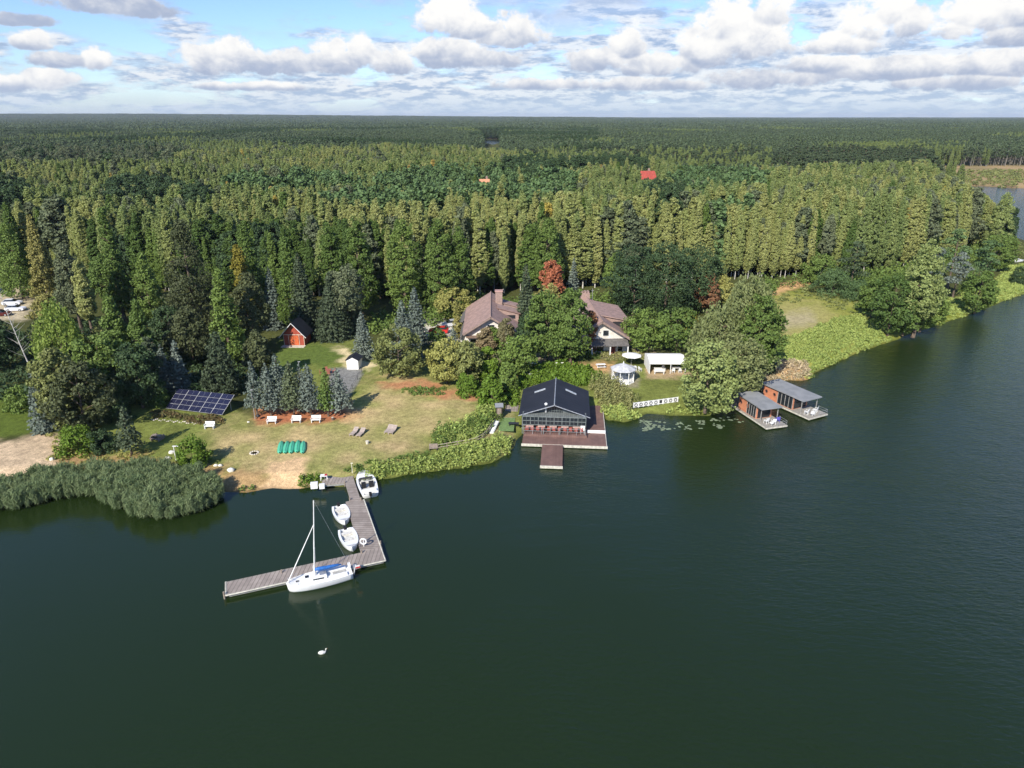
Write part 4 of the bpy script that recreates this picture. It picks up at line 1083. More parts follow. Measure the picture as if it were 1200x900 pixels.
mb = MB().prism([(-.6, -.72), (1.2, -.60), (2.2, -.25), (2.2, .25), (1.2, .60), (-.6, .72)], .90, 1.28, 'z'); cab = mb.build('cabin', GEL, sb)
for s_ in (-1, 1): MB().box((.35, s_*.675, 1.12), (1.25, .04, .16), s_*-.07).build('window', GLASS, cab)
MB().bx(1.35, 1.75, -.22, .22, 1.285, 1.33).build('hatch', GLASS, cab)
MB().bx(-.62, .15, -.30, .30, 1.283, 1.34).build('sliding_hatch', mat('grey_hatch', (.22, .24, .28)), cab)
MB().bx(2.45, 2.8, -.17, .17, 1.0, 1.05).build('fore_hatch', GLASS, sb)
mb = MB().bx(-2.9, -.75, -.42, .42, .865, .875); mb.build('cockpit_floor', mat('grey_cockpit', (.38, .38, .36)), sb)
for s_ in (-1, 1): MB().bx(-2.9, -.75, s_*.68-.25, s_*.68+.25, .88, 1.06).build('bench', WHITE, sb)
sb.scale = sbs; MT = 10.25
MB().tube([(.75, 0, .9), (-.15, .25, MT)], [.075, .05], 8).build('mast', WHITE, sb)
MB().tube([(.7, 0, 1.75), (-2.35, 0, 1.70)], .05, 6).build('boom', WHITE, sb)
mb = MB(); mb.tube([(.62, 0, 1.98), (.1, .04, 1.95), (-.8, .05, 1.90), (-1.8, 0, 1.86), (-2.4, 0, 1.80)], [.16, .22, .20, .15, .07], 8); mb.build('sail_cover', mat('blue_canvas', (.02, .13, .42), .7), sb, True)
MB().tube([(.62, 0, 1.2), (.66, 0, 2.45)], [.20, .09], 8).build('sail_collar', CANV, sb, True)
MB().tube([(3.65, 0, 1.15), (.10, .17, 7.5)], [.07, .04], 6).build('furled_jib', CANV, sb)
mb = MB()
for s_ in (-1, 1): mb.tube([(.55, s_*1.15, 1.0), (.38, .1+s_*.55, 4.9), (.10, .17, 7.4)], .012, 4)
mb.tube([(-3.5, 0, 1.0), (-.15, .25, MT)], .012, 4); mb.build('rigging', STEEL, sb)
MB().tube([(.35, -.5, 4.9), (.35, .7, 4.9)], .025, 5).build('spreader', STEEL, sb)
mb = MB()
for s_ in (-1, 1):
    mb.tube([(3.7, 0, 1.6), (2.9, s_*.55, 1.55), (2.5, s_*.75, 1.5)], .018, 5)
    for x_, y_ in ((3.5, .25), (2.6, .72)): mb.tube([(x_, s_*y_, 1.0), (x_, s_*y_, 1.55)], .016, 5)
mb.build('bow_rail', STEEL, sb)
ob = MB().tube([(-3.75, .1, .2), (-3.85, .1, 1.0)], .08).bx(-4.15, -3.7, -.12, .32, .95, 1.35).build('outboard_motor', mat('grey_engine', (.25, .27, .30), .4), sb)
MB().tube([(-3.6, .9, .9), (-3.9, 1.0, 2.0)], .03).build('flagpole', WHITE, sb)
MB().box((-4.1, 1.05, 1.62), (.55, .03, .18)).build('red_flag_stripe', mat('red_flag', (.55, .03, .03)), sb)
MB().box((-4.05, 1.05, 1.805), (.55, .03, .18)).build('white_flag_stripe', WHITE, sb)
MB().bx(-3.5, -3.2, -.85, -.35, .95, 1.3).build('tiller_box', WHITE, sb)

def motorboat(name, label, px, py, ang, L, B, bow=.6, group=None, engine=True, seats=True):
    q = P(px, py, .4); t_ = thing(name, label, 'motorboat', (q[0], q[1], 0), ang, group)
    R = hull_mesh(L, B, .55, bow, .82, .15, 16, sheer=.18); loft(MB(), R).build('hull', GEL, t_, True)
    l, r = outline(R, 0, .0); li, ri = outline(R, .26, .0)
    mb = MB()
    for i in range(len(l)-2):
        mb.add([l[i], l[i+1], li[i+1], li[i]], [(0, 1, 2, 3)]); mb.add([r[i], r[i+1], ri[i+1], ri[i]], [(0, 1, 2, 3)])
    mb.build('gunwale', GEL, t_)
    mb = MB(); k = int(len(l)*.66)
    for i in range(k, len(l)-1): mb.add([li[i], li[i+1], ri[i+1], ri[i]], [(0, 1, 2, 3)])
    for i in range(len(l)-3, len(l)-1): mb.add([l[i], l[i+1], r[i+1], r[i]], [(0, 1, 2, 3)])
    mb.build('foredeck', GEL, t_)
    mb = MB()
    fl = [(x_, y_*.9, .22) for x_, y_, z_ in li]; fr = [(x_, -y_, z_) for x_, y_, z_ in fl]
    for i in range(len(fl)-2):
        mb.add([fl[i], fl[i+1], fr[i+1], fr[i]], [(0, 1, 2, 3)])
        mb.add([li[i], li[i+1], fl[i+1], fl[i]], [(0, 1, 2, 3)]); mb.add([ri[i], ri[i+1], fr[i+1], fr[i]], [(0, 1, 2, 3)])
    mb.build('cockpit', mat('pale_grey_liner', (.60, .60, .56), .5), t_)
    if seats:
        MB().bx(-L*.36, -L*.24, -B*.33, B*.33, .23, .46).build('seat', OFFW, t_)
        MB().bx(L*.02, L*.11, -B*.34, B*.34, .23, .46).build('seat', OFFW, t_)
    if engine:
        e = MB().box((-L/2-.12, 0, .62), (.34, .32, .42)).build('outboard_motor', BLACK, t_)
        MB().tube([(-L/2-.14, 0, .42), (-L/2-.2, 0, -.4)], .06).build('shaft', BLACK, e)
    return t_
A1 = math.atan2(P(405,616,.4)[1]-P(396,593,.4)[1], P(405,616,.4)[0]-P(396,593,.4)[0])
motorboat('small_motorboat', 'small open white boat, the one nearer the lawn of two inside the jetty', 400.5, 602.5, A1, 3.9, 2.0)
motorboat('small_motorboat', 'small open white boat, the one nearer the sailing yacht inside the jetty', 409, 631.5, A1, 4.1, 2.05)
A2 = math.atan2(P(425,552,.4)[1]-P(434,580,.4)[1], P(425,552,.4)[0]-P(434,580,.4)[0])
mbt = motorboat('white_motorboat', 'wider white motorboat with dark seats moored outside the jetty by the bank', 429.8, 566.5, A2, 6.2, 2.5, .5)
MB().bx(-.9, -.45, -.75, -.2, .23, .95).build('black_seat', BLACK, mbt); MB().bx(-.9, -.45, .2, .75, .23, .95).build('black_seat', BLACK, mbt)
MB().box((.55, 0, .9), (.08, 1.7, .45), 0, 0, -.5).build('windscreen', GLASS, mbt); MB().bx(-2.6, -2.1, -.9, .9, .3, .75).build('rear_bench', WHITE, mbt)
mr = motorboat('far_motorboat', 'white cabin motorboat moored by the green point at the right edge', 1190, 308, .35, 6.4, 2.3, .5)
MB().prism([(-1.6, .55), (-1.4, 1.25), (.5, 1.25), (1.4, .7)], -.8, .8, 'y').build('cabin', WHITE, mr)
MB().prism([(-1.2, .85), (-1.1, 1.12), (.3, 1.12), (.75, .85)], -.812, .812, 'y').build('window', GLASS, mr)
mr.location.z = 0.55
# kayaks, green
kz = .92; k0 = None
ka = math.atan2(P(331,518)[1]-P(327.5,533)[1], P(331,518)[0]-P(327.5,533)[0])
def kayak_proto(loc, label):
    t_ = thing('green_kayak', label, 'kayak', loc, ka+.02, 'green kayaks lying side by side on the lawn')
    mb = MB(); n = 16; rings = []
    for i in range(n+1):
        s_ = i/n*2-1; r_ = .44*math.sqrt(max(0, 1-abs(s_)**2.3))+.01
        rings.append([(s_*2.0, r_*math.cos(a_), .06+.30*(r_/.44)**.6*max(math.sin(a_), -.15)+.08*s_*s_) for a_ in [math.pi*2*k/12 for k in range(13)]])
    loft(mb, rings, caps=True); mb.build('hull', mat('green_plastic', (.09, .46, .29), .4, var=.08, scale=1), t_, True)
    MB().tube([(-1.7, 0, .40), (0, 0, .41), (1.7, 0, .40)], [.015, .02, .015], 6).build('keel_strip', mat('pale_green_plastic', (.16, .52, .33), .4), t_)
    MB().box((-1.9, 0, .24), (.14, .1, .1)).build('handle', BLACK, t_)
    return t_
kl = ['leftmost green kayak of the five on the lawn', 'second green kayak from the left, on the lawn', 'middle green kayak of the five on the lawn', 'second green kayak from the right, on the lawn', 'rightmost green kayak of the five on the lawn']
for i, px in enumerate((329.0, 335.6, 342.0, 348.8, 355.2)):
    q = P(px, 525.3-(1.0 if i == 3 else 0)); 
    if i == 0: k0 = kayak_proto((q[0], q[1], kz), kl[0])
    else: copy_tree(k0, (q[0], q[1], kz), ka+.03*(i-2)*.4, kl[i])
# swan
q = P(378, 766, 0); t_ = thing('swan', 'white swan swimming in front of the moored sailing yacht', 'swan', (q[0], q[1], 0), .35); t_.scale = (.72, .72, .72)
mb = MB()
mb.tube([(-.52, 0, .22), (-.40, 0, .17), (-.2, 0, .15), (.05, 0, .14), (.26, 0, .16), (.36, 0, .24), (.42, 0, .40), (.41, 0, .56), (.44, 0, .64), (.52, 0, .64), (.58, 0, .62)], [.01, .10, .18, .21, .17, .09, .055, .045, .06, .055, .02], 12)
mb.build('body', mat('white_feathers', (.75, .74, .68), .8), t_, True)
for s_ in (-1, 1):
    mb = MB(); mb.tube([(-.5, s_*.05, .30), (-.25, s_*.13, .27), (.05, s_*.17, .24), (.2, s_*.12, .22)], [.02, .09, .11, .04], 8); mb.build('wing', mat('white_feathers', (.75, .74, .68)), t_, True)
MB().tube([(.56, 0, .625), (.68, 0, .59)], [.028, .01], 6).build('beak', mat('orange_beak', (.6, .2, .03)), t_)

# ---------------- boathouse
bh = thing('boathouse', 'dark gabled boathouse with glazed front over a brown deck on the water', 'boathouse', (6.05, 90.6, 0), R_(-4.6))
# local: x right, y away from the camera
z1, zE, zR = .9, 3.0, 5.05
MB().bx(-4.6, 7.6, .0, 2.4, .32, .55).build('lower_deck', DECKR, bh)
MB().bx(4.9, 7.6, 2.4, 15.0, .30, .54).build('side_deck', DECKR, bh)
MB().bx(-4.7, 7.8, -.12, .0, .12, .50).build('deck_fascia', PALE, bh)
MB().bx(7.6, 7.72, 0, 15, .2, .50).build('side_fascia', PALE, bh)
MB().bx(-4.55, 4.85, 2.4, 15.0, .1, z1).build('terrace', DECKR, bh)
MB().bx(4.9, 7.65, 4.25, 4.35, .54, 1.0).build('white_partition', WHITE, bh)
for x_ in (-4.3, -1.6, .9, 3.4, 6, 7.3):
    for y_ in (.4, 8): MB().tube([(x_, y_, -1.5), (x_, y_, .35)], .12, 8).build('pile', TIMB, bh)
pier = MB().bx(-1.65, 1.35, -6.6, -.12, .34, .50).build('pier', DECKR, bh)
MB().bx(-1.7, 1.4, -6.72, -6.6, .12, .50).build('end_fascia', PALE, pier)
MB().bx(-1.5, 1.2, -6.4, -.3, -.1, .34).build('float', DARKM, pier)
# walls
MB().bx(-5.0, -4.88, 5.2, 14.6, z1, zE).build('left_wall', SHING, bh)
MB().bx(4.68, 4.8, 5.2, 14.6, z1, zE).build('right_wall', SHING, bh)
MB().prism([(-4.88, z1), (4.68, z1), (4.68, zE), (-.1, zR-.12), (-4.88, zE)], 14.5, 14.62, 'y').build('rear_wall', SHING, bh)
MB().bx(-4.88, 4.68, 5.28, 5.4, z1, 1.35).build('front_plinth', SHING, bh)
gz_ = MB().bx(-4.88, 4.68, 5.36, 5.4, 1.35, zE-.02).build('front_glazing', GLASS, bh)
mb = MB()
for i in range(9): x_ = -4.86+i*(9.52/8); mb.bx(x_-.035, x_+.035, 5.27, 5.358, 1.35, zE)
for z_ in (1.37, 2.15, 2.97): mb.bx(-4.88, 4.68, 5.255, 5.268, z_-.03, z_+.03)
mb.build('glazing_bars', mat('pale_green_frames', (.16, .185, .18), .5), gz_)
gb = MB().prism([(-4.7, zE+.02), (4.5, zE+.02), (-.1, zR-.2)], 5.30, 5.42, 'y').build('front_gable', mat('grey_gable_boards', (.16, .18, .18), .7, stripes=(0, .3, (.08, .09, .09))), bh)
MB().prism([(-1.5, zE+.25), (1.3, zE+.25), (.9, zE+1.1), (-.1, zE+1.5), (-1.1, zE+1.1)], 5.22, 5.29, 'y').build('gable_window', GLASS, gb)
mb = MB()
for k in range(-3, 4): mb.bx(-.1+k*.38-.02, -.1+k*.38+.02, 5.18, 5.216, zE+.25, zE+1.5-abs(k)*.3)
mb.bx(-1.5, 1.3, 5.165, 5.178, zE+.6, zE+.64); mb.build('gable_bars', mat('pale_green_frames', (.16, .185, .18)), gb)
# roof: two dark slopes, ridge cap, rooflights
e1, e2, yb0, yb1 = -5.45, 5.30, 4.5, 15.2
for nm, ex in (('left', e1), ('right', e2)):
    rf = MB().slab([(-.08, yb0-.5, zR), (-.08, yb1, zR), (ex, yb1, zE), (ex, yb0, zE)], .14).build('roof_slope', ROOFD, bh)
    f0, f1 = .42, .55
    cx_ = lambda f_: -.08+(ex+.08)*f_
    cz_ = lambda f_: zR+(zE-zR)*f_
    MB().slab([(cx_(.30), 11.6, cz_(.30)+.05), (cx_(.30), 12.2, cz_(.30)+.05), (cx_(.62), 12.2 if ex < 0 else 11.9, cz_(.62)+.05), (cx_(.62), 11.6 if ex < 0 else 11.3, cz_(.62)+.05)], .04).build('rooflight', mat('pale_rooflight', (.45, .48, .50), .3), rf)
MB().tube([(-.08, yb0-.5, zR+.05), (-.08, yb1, zR+.05)], .09, 6).build('ridge_cap', mat('light_ridge_metal', (.40, .42, .45), .4, .3), bh)
mb = MB()
for ex in (e1, e2): mb.tube([(-.08, yb0-.55, zR-.08), (ex, yb0-.06, zE-.08)], .07, 5)
mb.build('verge_boards', mat('light_ridge_metal', (.40, .42, .45)), bh)
MB().tube([(-1.35, 4.9, zE+.4), (-1.35, 4.9, zE+1.75)], .16, 10).build('flue', STEEL, bh)
MB().lathe([(.24, 0), (.24, .12), (.1, .25)], (-1.35, 4.9, zE+1.72), 10).build('flue_cap', WHITE, bh)
PGF = mat('pale_green_frames', (.16, .185, .18))
for x_ in (-4.75, -1.6, .85, 4.6): MB().bx(x_-.05, x_+.05, 2.5, 2.6, z1, 1.95).build('terrace_post', PGF, bh)
for x_ in (-4.75, -1.6, 1.55, 4.6): MB().bx(x_-.05, x_+.05, 3.96, 4.06, z1, 1.75).build('screen_post', PGF, bh)
scn = MB().bx(-4.8, 4.66, 3.98, 4.0, 1.78, 3.1).build('glass_screen', GLASS, bh)
mb = MB()
for i in range(17): x_ = -4.8+i*9.46/16; w_ = .045 if i % 2 == 0 else .018; mb.bx(x_-w_, x_+w_, 3.90, 3.975, 1.75, 3.12)
for z_, w_ in ((1.78, .05), (2.44, .05), (3.10, .06)): mb.bx(-4.85, 4.7, 3.87, 3.896, z_-w_, z_+w_)
mb.build('screen_bars', mat('pale_green_frames', (.16, .185, .18)), scn)
MB().slab([(-4.85, 3.86, 3.2), (4.7, 3.86, 3.2), (4.7, 5.28, 3.32), (-4.85, 5.28, 3.32)], .06).build('screen_roof', mat('grey_gable_boards', (.16, .18, .18)), bh)
mb = MB()
for z_ in (z1+.55, z1+1.0): mb.bx(-4.55, 4.6, 2.42, 2.45, z_-.02, z_+.02)
for x_ in np.arange(-4.5, 4.61, 1.3): mb.bx(x_-.02, x_+.02, 2.41, 2.46, z1, z1+1.0)
mb.build('railing', STEEL, bh)
bpos = lambda x_, y_: (6.05+x_*math.cos(R_(-4.6))-y_*math.sin(R_(-4.6)), 90.6+x_*math.sin(R_(-4.6))+y_*math.cos(R_(-4.6)))
REDC = mat('red_seat_fabric', (.40, .11, .08), .8, col2=(.30, .08, .07))
c0 = None
side = ['leftmost', 'second from left', 'third from left', 'fourth from left', 'fifth from left', 'middle', 'fifth from right', 'fourth from right', 'third from right', 'second from right', 'rightmost']
for row in range(2):
    for i in range(11):
        q = bpos(-4.1+i*.82, 3.2+row*1.15)
        lb = 'red terrace chair, %s in the %s row before the boathouse glazing' % (side[i], ('front', 'back')[row])
        rz_ = R_(-4.6)+(math.pi if row == 0 else 0)+random.uniform(-.3, .3)
        if c0 is None:
            c0 = thing('red_chair', lb, 'chair', (q[0], q[1], z1), rz_, 'red chairs on the boathouse terrace')
            MB().bx(-.24, .24, -.22, .24, .42, .47).build('seat', REDC, c0); MB().box((0, .25, .70), (.46, .05, .48), 0, -.15).build('backrest', REDC, c0)
            for a in (-1, 1):
                for b in (-1, 1): MB().bx(a*.2-.02, a*.2+.02, b*.18-.02, b*.18+.02, 0, .42).build('leg', DARKM, c0)
        else: copy_tree(c0, (q[0], q[1], z1), rz_, lb)
t0 = None
for i in range(5):
    q = bpos(-3.7+i*1.75, 3.78); lb = 'pale wooden table %s between the red chairs of the terrace' % ('leftmost', 'left of middle', 'in the middle', 'right of middle', 'rightmost')[i]
    if t0 is None:
        t0 = thing('terrace_table', lb, 'table', (q[0], q[1], z1), R_(-4.6), 'tables on the boathouse terrace')
        MB().bx(-.55, .55, -.32, .32, .70, .74).build('table_top', mat('pale_pink_wood', (.55, .38, .32)), t0); MB().bx(-.06, .06, -.06, .06, 0, .70).build('pedestal', DARKM, t0)
    else: copy_tree(t0, (q[0], q[1], z1), R_(-4.6), lb)
q = bpos(4.2, 3.0); t_ = thing('white_sign', 'white notice board with a red spot at the right end of the terrace', 'sign', (q[0], q[1], z1), R_(-4.6))
MB().bx(-.32, .32, -.03, .03, .5, 1.35).build('panel', WHITE, t_); MB().lathe([(.09, 0), (.09, .01)], (0, 0, 0), 12).build('red_spot', REDC, t_).rotation_euler = (math.pi/2, 0, 0)
kids(t_)[-1].location = (0, -.033, .95)
for s_ in (-.25, .25): MB().bx(s_-.02, s_+.02, -.02, .02, 0, .5).build('leg', WHITE, t_)

# yard left of the boathouse
q = P(594, 498); t_ = thing('green_mat', 'square of green artificial turf left of the boathouse', 'mat', (q[0], q[1], .93), R_(-3))
MB().bx(-1.15, 1.15, -2.3, 2.6, 0, .035).build('turf', mat('artificial_turf', (.15, .24, .08), .95, bump=.5, bscale=60), t_)
MB().bx(-1.19, 1.19, 2.6, 2.66, 0, .05).build('border', TIMB, t_)
q = P(585, 489.5); t_ = thing('wooden_hut', 'tiny dark timber hut with a grey roof left of the green mat', 'hut', (q[0], q[1], .85), .05)
MB().bx(-.45, .45, -.35, .35, 0, 2.1).build('wall', mat('dark_timber', (.09, .065, .05)), t_)
MB().slab([(-.65, -.6, 2.1), (.65, -.6, 2.1), (.65, .6, 2.3), (-.65, .6, 2.3)], .07).build('roof', GREY, t_)
MB().bx(-.3, .3, -.38, -.352, .05, 1.8).build('door', TIMB, t_)
q = P(579, 503); t_ = thing('gangway', 'narrow white gangway in the shaded ditch beside the hut', 'gangway', (q[0], q[1], .7), R_(-14))
MB().slab([(-.3, -1.6, .25), (.3, -1.6, .25), (.3, 1.9, .75), (-.3, 1.9, .75)], .08).build('plank', WHITE, t_)
for s_ in (-1, 1): MB().tube([(s_*.33, -1.6, .5), (s_*.33, 1.9, 1.0)], .03).build('rail', STEEL, t_)
q = P(600, 479); t_ = thing('wooden_platform', 'brown timber platform against the left wall of the boathouse', 'platform', (q[0], q[1], .88), R_(-4))
MB().bx(-1.0, 1.0, -1.1, 1.2, 0, .12).build('boards', DECKW, t_); MB().bx(-1.04, -1.0, -1.1, 1.2, 0, .3).build('edge', TIMB, t_)
q = P(602, 499); t_ = thing('dark_bench', 'dark low bench between green mat and boathouse', 'bench', (q[0], q[1], .93), R_(-4))
MB().bx(-.8, .8, -.3, .3, .38, .46).build('seat', DARKM, t_); MB().bx(-.7, -.6, -.25, .25, 0, .38).build('leg', DARKM, t_); MB().bx(.6, .7, -.25, .25, 0, .38).build('leg', DARKM, t_)
q = P(508, 527); t_ = thing('timber_seat', 'dark timber seat at the left end of the low rail fence', 'bench', (q[0], q[1], .85), .1)
MB().bx(-.6, .6, -.3, .3, .36, .44).build('seat', TIMB, t_); MB().bx(-.6, .6, .26, .32, .44, .85).build('backrest', TIMB, t_)
for s_ in (-.5, .5): MB().bx(s_-.06, s_+.06, -.28, .28, 0, .36).build('leg', DARKM, t_)
# rail fence
fp = [P(a, b) for a, b in ((513,527),(524,525),(536,523),(548,521),(558,518.5),(566,514),(572,508),(576,501),(577,494))]
t_ = thing('rail_fence', 'low wooden rail fence curving along the bank to the hut', 'fence', (fp[0][0], fp[0][1], .8))
mb = MB()
for z_ in (.45, .85): mb.tube([(a-fp[0][0], b-fp[0][1], z_) for a, b in fp], .04, 5)
mb.build('rails', mat('pale_rail_wood', (.50, .42, .33)), t_)
for a, b in fp: MB().tube([(a-fp[0][0], b-fp[0][1], -.2), (a-fp[0][0], b-fp[0][1], .95)], .055, 6).build('post', TIMB, t_)

# ---------------- the two pink-roofed houses
def house(name, label, x0, y0, rz, hw, dep, zr, ze, zs, base=.8):
    t_ = thing(name, label, 'house', (x0, y0, base), rz)
    wy0 = 1.0
    MB().prism([(-hw+.7, 0), (hw-.7, 0), (hw-.7, ze-.2), (0, zr-.5), (-hw+.7, ze-.2)], wy0, dep-.7, 'y').build('wall', PLAST, t_)
    for s_ in (-1, 1):
        MB().slab([(0, 0, zr), (0, dep, zr), (s_*hw, dep, ze), (s_*hw, 0, ze)], .22).build('roof', TILE, t_)
    MB().tube([(0, -.02, zr+.05), (0, dep, zr+.05)], .13, 6).build('ridge', BRICK, t_)
    for s_ in (-1, 1):
        MB().slab([(0, -.12, zr+.02), (0, -.002, zr+.02), (s_*hw, -.002, ze+.02), (s_*hw, -.12, ze+.02)], .42).build('barge_board', mat('brown_barge', (.28, .20, .17)), t_)
    return t_
def wnd(t_, x_, z_, w_, h_, y_=.99, mt=GLASS):
    f_ = MB().bx(x_-w_/2-.07, x_+w_/2+.07, y_-.05, y_-.002, z_-.07, z_+h_+.07).build('window', WHITE, t_)
    MB().bx(x_-w_/2, x_+w_/2, y_-.065, y_-.052, z_, z_+h_).build('pane', mt, f_)
    return f_
h1 = house('pink_roofed_house', 'white house with a worn pink tiled gable roof beside the red car', -4.25, 133.6, R_(1.5), 5.75, 21.0, 6.9, 3.3, 2.8)
# steep grey lower skirt on the left
MB().slab([(-5.78, .6, 3.25), (-5.78, 20.5, 3.25), (-7.0, 20.0, 1.6), (-6.3, .6, 1.9)], .14).build('lower_roof', SHING, h1)
MB().prism([(-6.2, 0), (-5.08, 0), (-5.08, 3.1), (-6.2, 2.3)], 1.6, 19, 'y').build('side_wall', PLAST, h1)
ch = MB().bx(1.0, 2.5, 13.6, 15.0, 4.6, 8.6).build('chimney', BRICK, h1); MB().bx(.88, 2.62, 13.48, 15.12, 8.602, 8.8).build('chimney_cap', mat('pink_cap', (.45, .28, .24)), ch)
for k, (y_, w_) in enumerate(((8.6, 3.0), (14.2, 2.6))):
    d_ = MB().prism([(1.7, 3.8), (5.9, 3.3), (5.9, 4.9), (1.7, 6.2)], y_, y_+w_, 'y').build('dormer', BRICK, h1)
    MB().slab([(1.4, y_-.25, 6.45), (1.4, y_+w_+.25, 6.45), (6.3, y_+w_+.25, 5.15), (6.3, y_-.25, 5.15)], .16).build('dormer_roof', TILE, d_)
    MB().bx(5.905, 5.93, y_+.4, y_+w_-.4, 3.6, 4.7).build('dormer_window', GLASS, d_)
    MB().bx(2.6, 5.2, y_-.022, y_-.002, 4.0, 4.8).build('dormer_window', GLASS, d_)
for z_, x_ in ((.5, -3.6), (.5, -1.4), (.5, 2.4)): wnd(h1, x_, z_, 1.1, 1.4)
wnd(h1, 0, 3.7, 1.4, 1.2)
MB().bx(-5.0, 5.0, -.5, 1.0, 2.55, 2.7).build('balcony', mat('balcony_wood', (.22, .15, .11)), h1)
for x_ in (-4.9, 0, 4.9): MB().bx(x_-.1, x_+.1, -.45, -.25, 0, 2.55).build('post', WHITE, h1)
MB().tube([(5.8, 7.5, 2.9), (7.8, 6.8, 2.4)], .09, 5).tube([(5.8, 9.5, 2.9), (7.8, 8.8, 2.4)], .09, 5).build('pergola_beam', PALE, h1)

h2 = house('white_gabled_house', 'white-gabled house with pink tiles and a porch behind the gazebo', 17.6, 130.0, R_(3.5), 6.1, 21.0, 7.0, 3.2, 2.6)
ch = MB().bx(-1.3, .7, 19.0, 20.6, 5.6, 7.9).build('chimney', BRICK, h2)
for k in range(3): MB().bx(-1.15+k*.65, -.75+k*.65, 19.1, 20.5, 7.902, 8.25).build('chimney_pot', BRICK, ch)
wing = MB().prism([(.6, 3.5), (6.3, 3.0), (6.3, 5.3), (.6, 6.6)], 6.0, 17.5, 'y').build('side_wing', BRICK, h2)
MB().slab([(.25, 5.6, 6.75), (.25, 18.0, 6.75), (6.7, 17.6, 5.45), (6.7, 5.6, 5.45)], .18).build('wing_roof', TILE, wing)
MB().bx(3.3, 5.2, 5.972, 5.998, 3.7, 5.1).build('dark_opening', DARKM, wing)
mb = MB()
for k in range(10): mb.box((-3.2, 12+k*.62, 5.35), (2.6, .22, .08), 0, 0, -.55)
mb.build('roof_battens', mat('pale_batten', (.45, .42, .38)), h2)
MB().slab([(-2.2, -1.3, 2.25), (5.3, -1.3, 2.25), (5.3, .98, 3.1), (-2.2, .98, 3.1)], .14).build('porch_roof', SHING, h2)
for x_ in (-2.0, 1.6, 5.1): MB().bx(x_-.1, x_+.1, -1.2, -1.0, 0, 2.2).build('porch_post', WHITE, h2)
dr = MB().bx(2.0, 3.1, .93, .998, .1, 2.1).build('door', mat('dark_red_door', (.16, .03, .025)), h2); MB().bx(2.95, 3.0, .88, .925, 1.0, 1.15).build('handle', STEEL, dr)
wnd(h2, 4.0, .5, .9, 1.4); wnd(h2, 0.0, .5, 1.4, 1.4); wnd(h2, -3, .5, 1.2, 1.4); wnd(h2, 1.0, 3.7, 1.1, 1.1)
MB().tube([(1.0, 17.6, 6.8), (1.0, 17.6, 9.3)], .04, 5).bx(.7, 1.3, 17.58, 17.62, 8.8, 8.86).build('aerial', STEEL, h2)
q = P(738, 402); t_ = thing('white_cistern', 'white rounded garden tank beside the porch of the white-gabled house', 'tank', (q[0], q[1], .9))
MB().lathe([(.65, 0), (.75, .3), (.7, .9), (.3, 1.15)], n=14).build('tank', WHITE, t_, True); MB().lathe([(.2, 1.15), (.2, 1.25)], n=10).build('lid', WHITE, t_)
# red cabin
q = P(344.5, 405.5); t_ = thing('red_cabin', 'small red wooden cabin with orange doors and a steep dark roof', 'cabin', (q[0], q[1], .85), R_(-2))
MB().prism([(-2.15, 0), (2.15, 0), (2.15, 2.35), (0, 4.75), (-2.15, 2.35)], .5, 4.6, 'y').build('wall', REDW, t_)
for s_ in (-1, 1):
    MB().slab([(0, -.35, 5.0), (0, 5.0, 5.0), (s_*2.75, 5.0, 1.95), (s_*2.75, -.35, 1.95)], .12).build('roof', ROOFD, t_)
    MB().tube([(0, -.38, 4.95), (s_*2.78, -.38, 1.9)], .07, 5).build('white_trim', WHITE, t_)
dd = MB().bx(-1.0, .95, .44, .498, .05, 2.15).build('door', ORNG, t_); MB().bx(-.04, .0, .42, .438, .05, 2.15).build('door_joint', DARKM, dd); MB().bx(.08, .12, .38, .438, 1.0, 1.15).build('handle', STEEL, dd)
mb = MB()
for x_ in (-2.12, -1.12, 1.06, 2.06): mb.bx(x_, x_+.07, .40, .43, 0, 2.35)
mb.bx(-2.15, 2.15, .37, .398, 2.30, 2.40); mb.build('white_frame', mat('cream_paint', (.70, .62, .50)), t_)
MB().bx(-2.4, 2.4, -1.1, .38, .0, .12).build('step', STONE, t_)
# white shed
q = P(413.5, 433); t_ = thing('white_shed', 'small white garden shed with a dark pitched roof on grey paving', 'shed', (q[0], q[1], .9), R_(-3))
MB().prism([(-1.1, 0), (1.1, 0), (1.1, 1.75), (0, 2.35), (-1.1, 1.75)], 0, 2.6, 'y').build('wall', WHITE, t_)
for s_ in (-1, 1): MB().slab([(0, -.15, 2.5), (0, 2.85, 2.5), (s_*1.35, 2.85, 1.76), (s_*1.35, -.15, 1.76)], .07).build('roof', ROOFD, t_)
dd = MB().bx(-.45, .45, -.03, -.003, .05, 1.7).build('door', GEL, t_); MB().bx(.32, .37, -.06, -.032, .85, .95).build('handle', STEEL, dd)
# grey fence and rusty wood stack near the shed
fp = [P(a, b) for a, b in ((424,436),(419,445),(413,456),(408,468))]
t_ = thing('mesh_fence', 'low grey mesh fence along the right side of the grey paving', 'fence', (fp[0][0], fp[0][1], .85))
MB().tube([(a-fp[0][0], b-fp[0][1], .9) for a, b in fp], .03, 4).tube([(a-fp[0][0], b-fp[0][1], .45) for a, b in fp], .02, 4).build('rails', DARKM, t_)
for a, b in fp: MB().tube([(a-fp[0][0], b-fp[0][1], -.1), (a-fp[0][0], b-fp[0][1], 1.0)], .04, 5).build('post', DARKM, t_)
q = P(384, 438); t_ = thing('rust_red_furniture', 'rust red garden table and chairs on the grey paving', 'table', (q[0], q[1], .9), .3)
RU = mat('rust_red_paint', (.34, .12, .08)); MB().lathe([(.7, .70), (.7, .75)], n=14).build('table_top', RU, t_); MB().bx(-.06, .06, -.06, .06, 0, .7).build('pedestal', RU, t_)
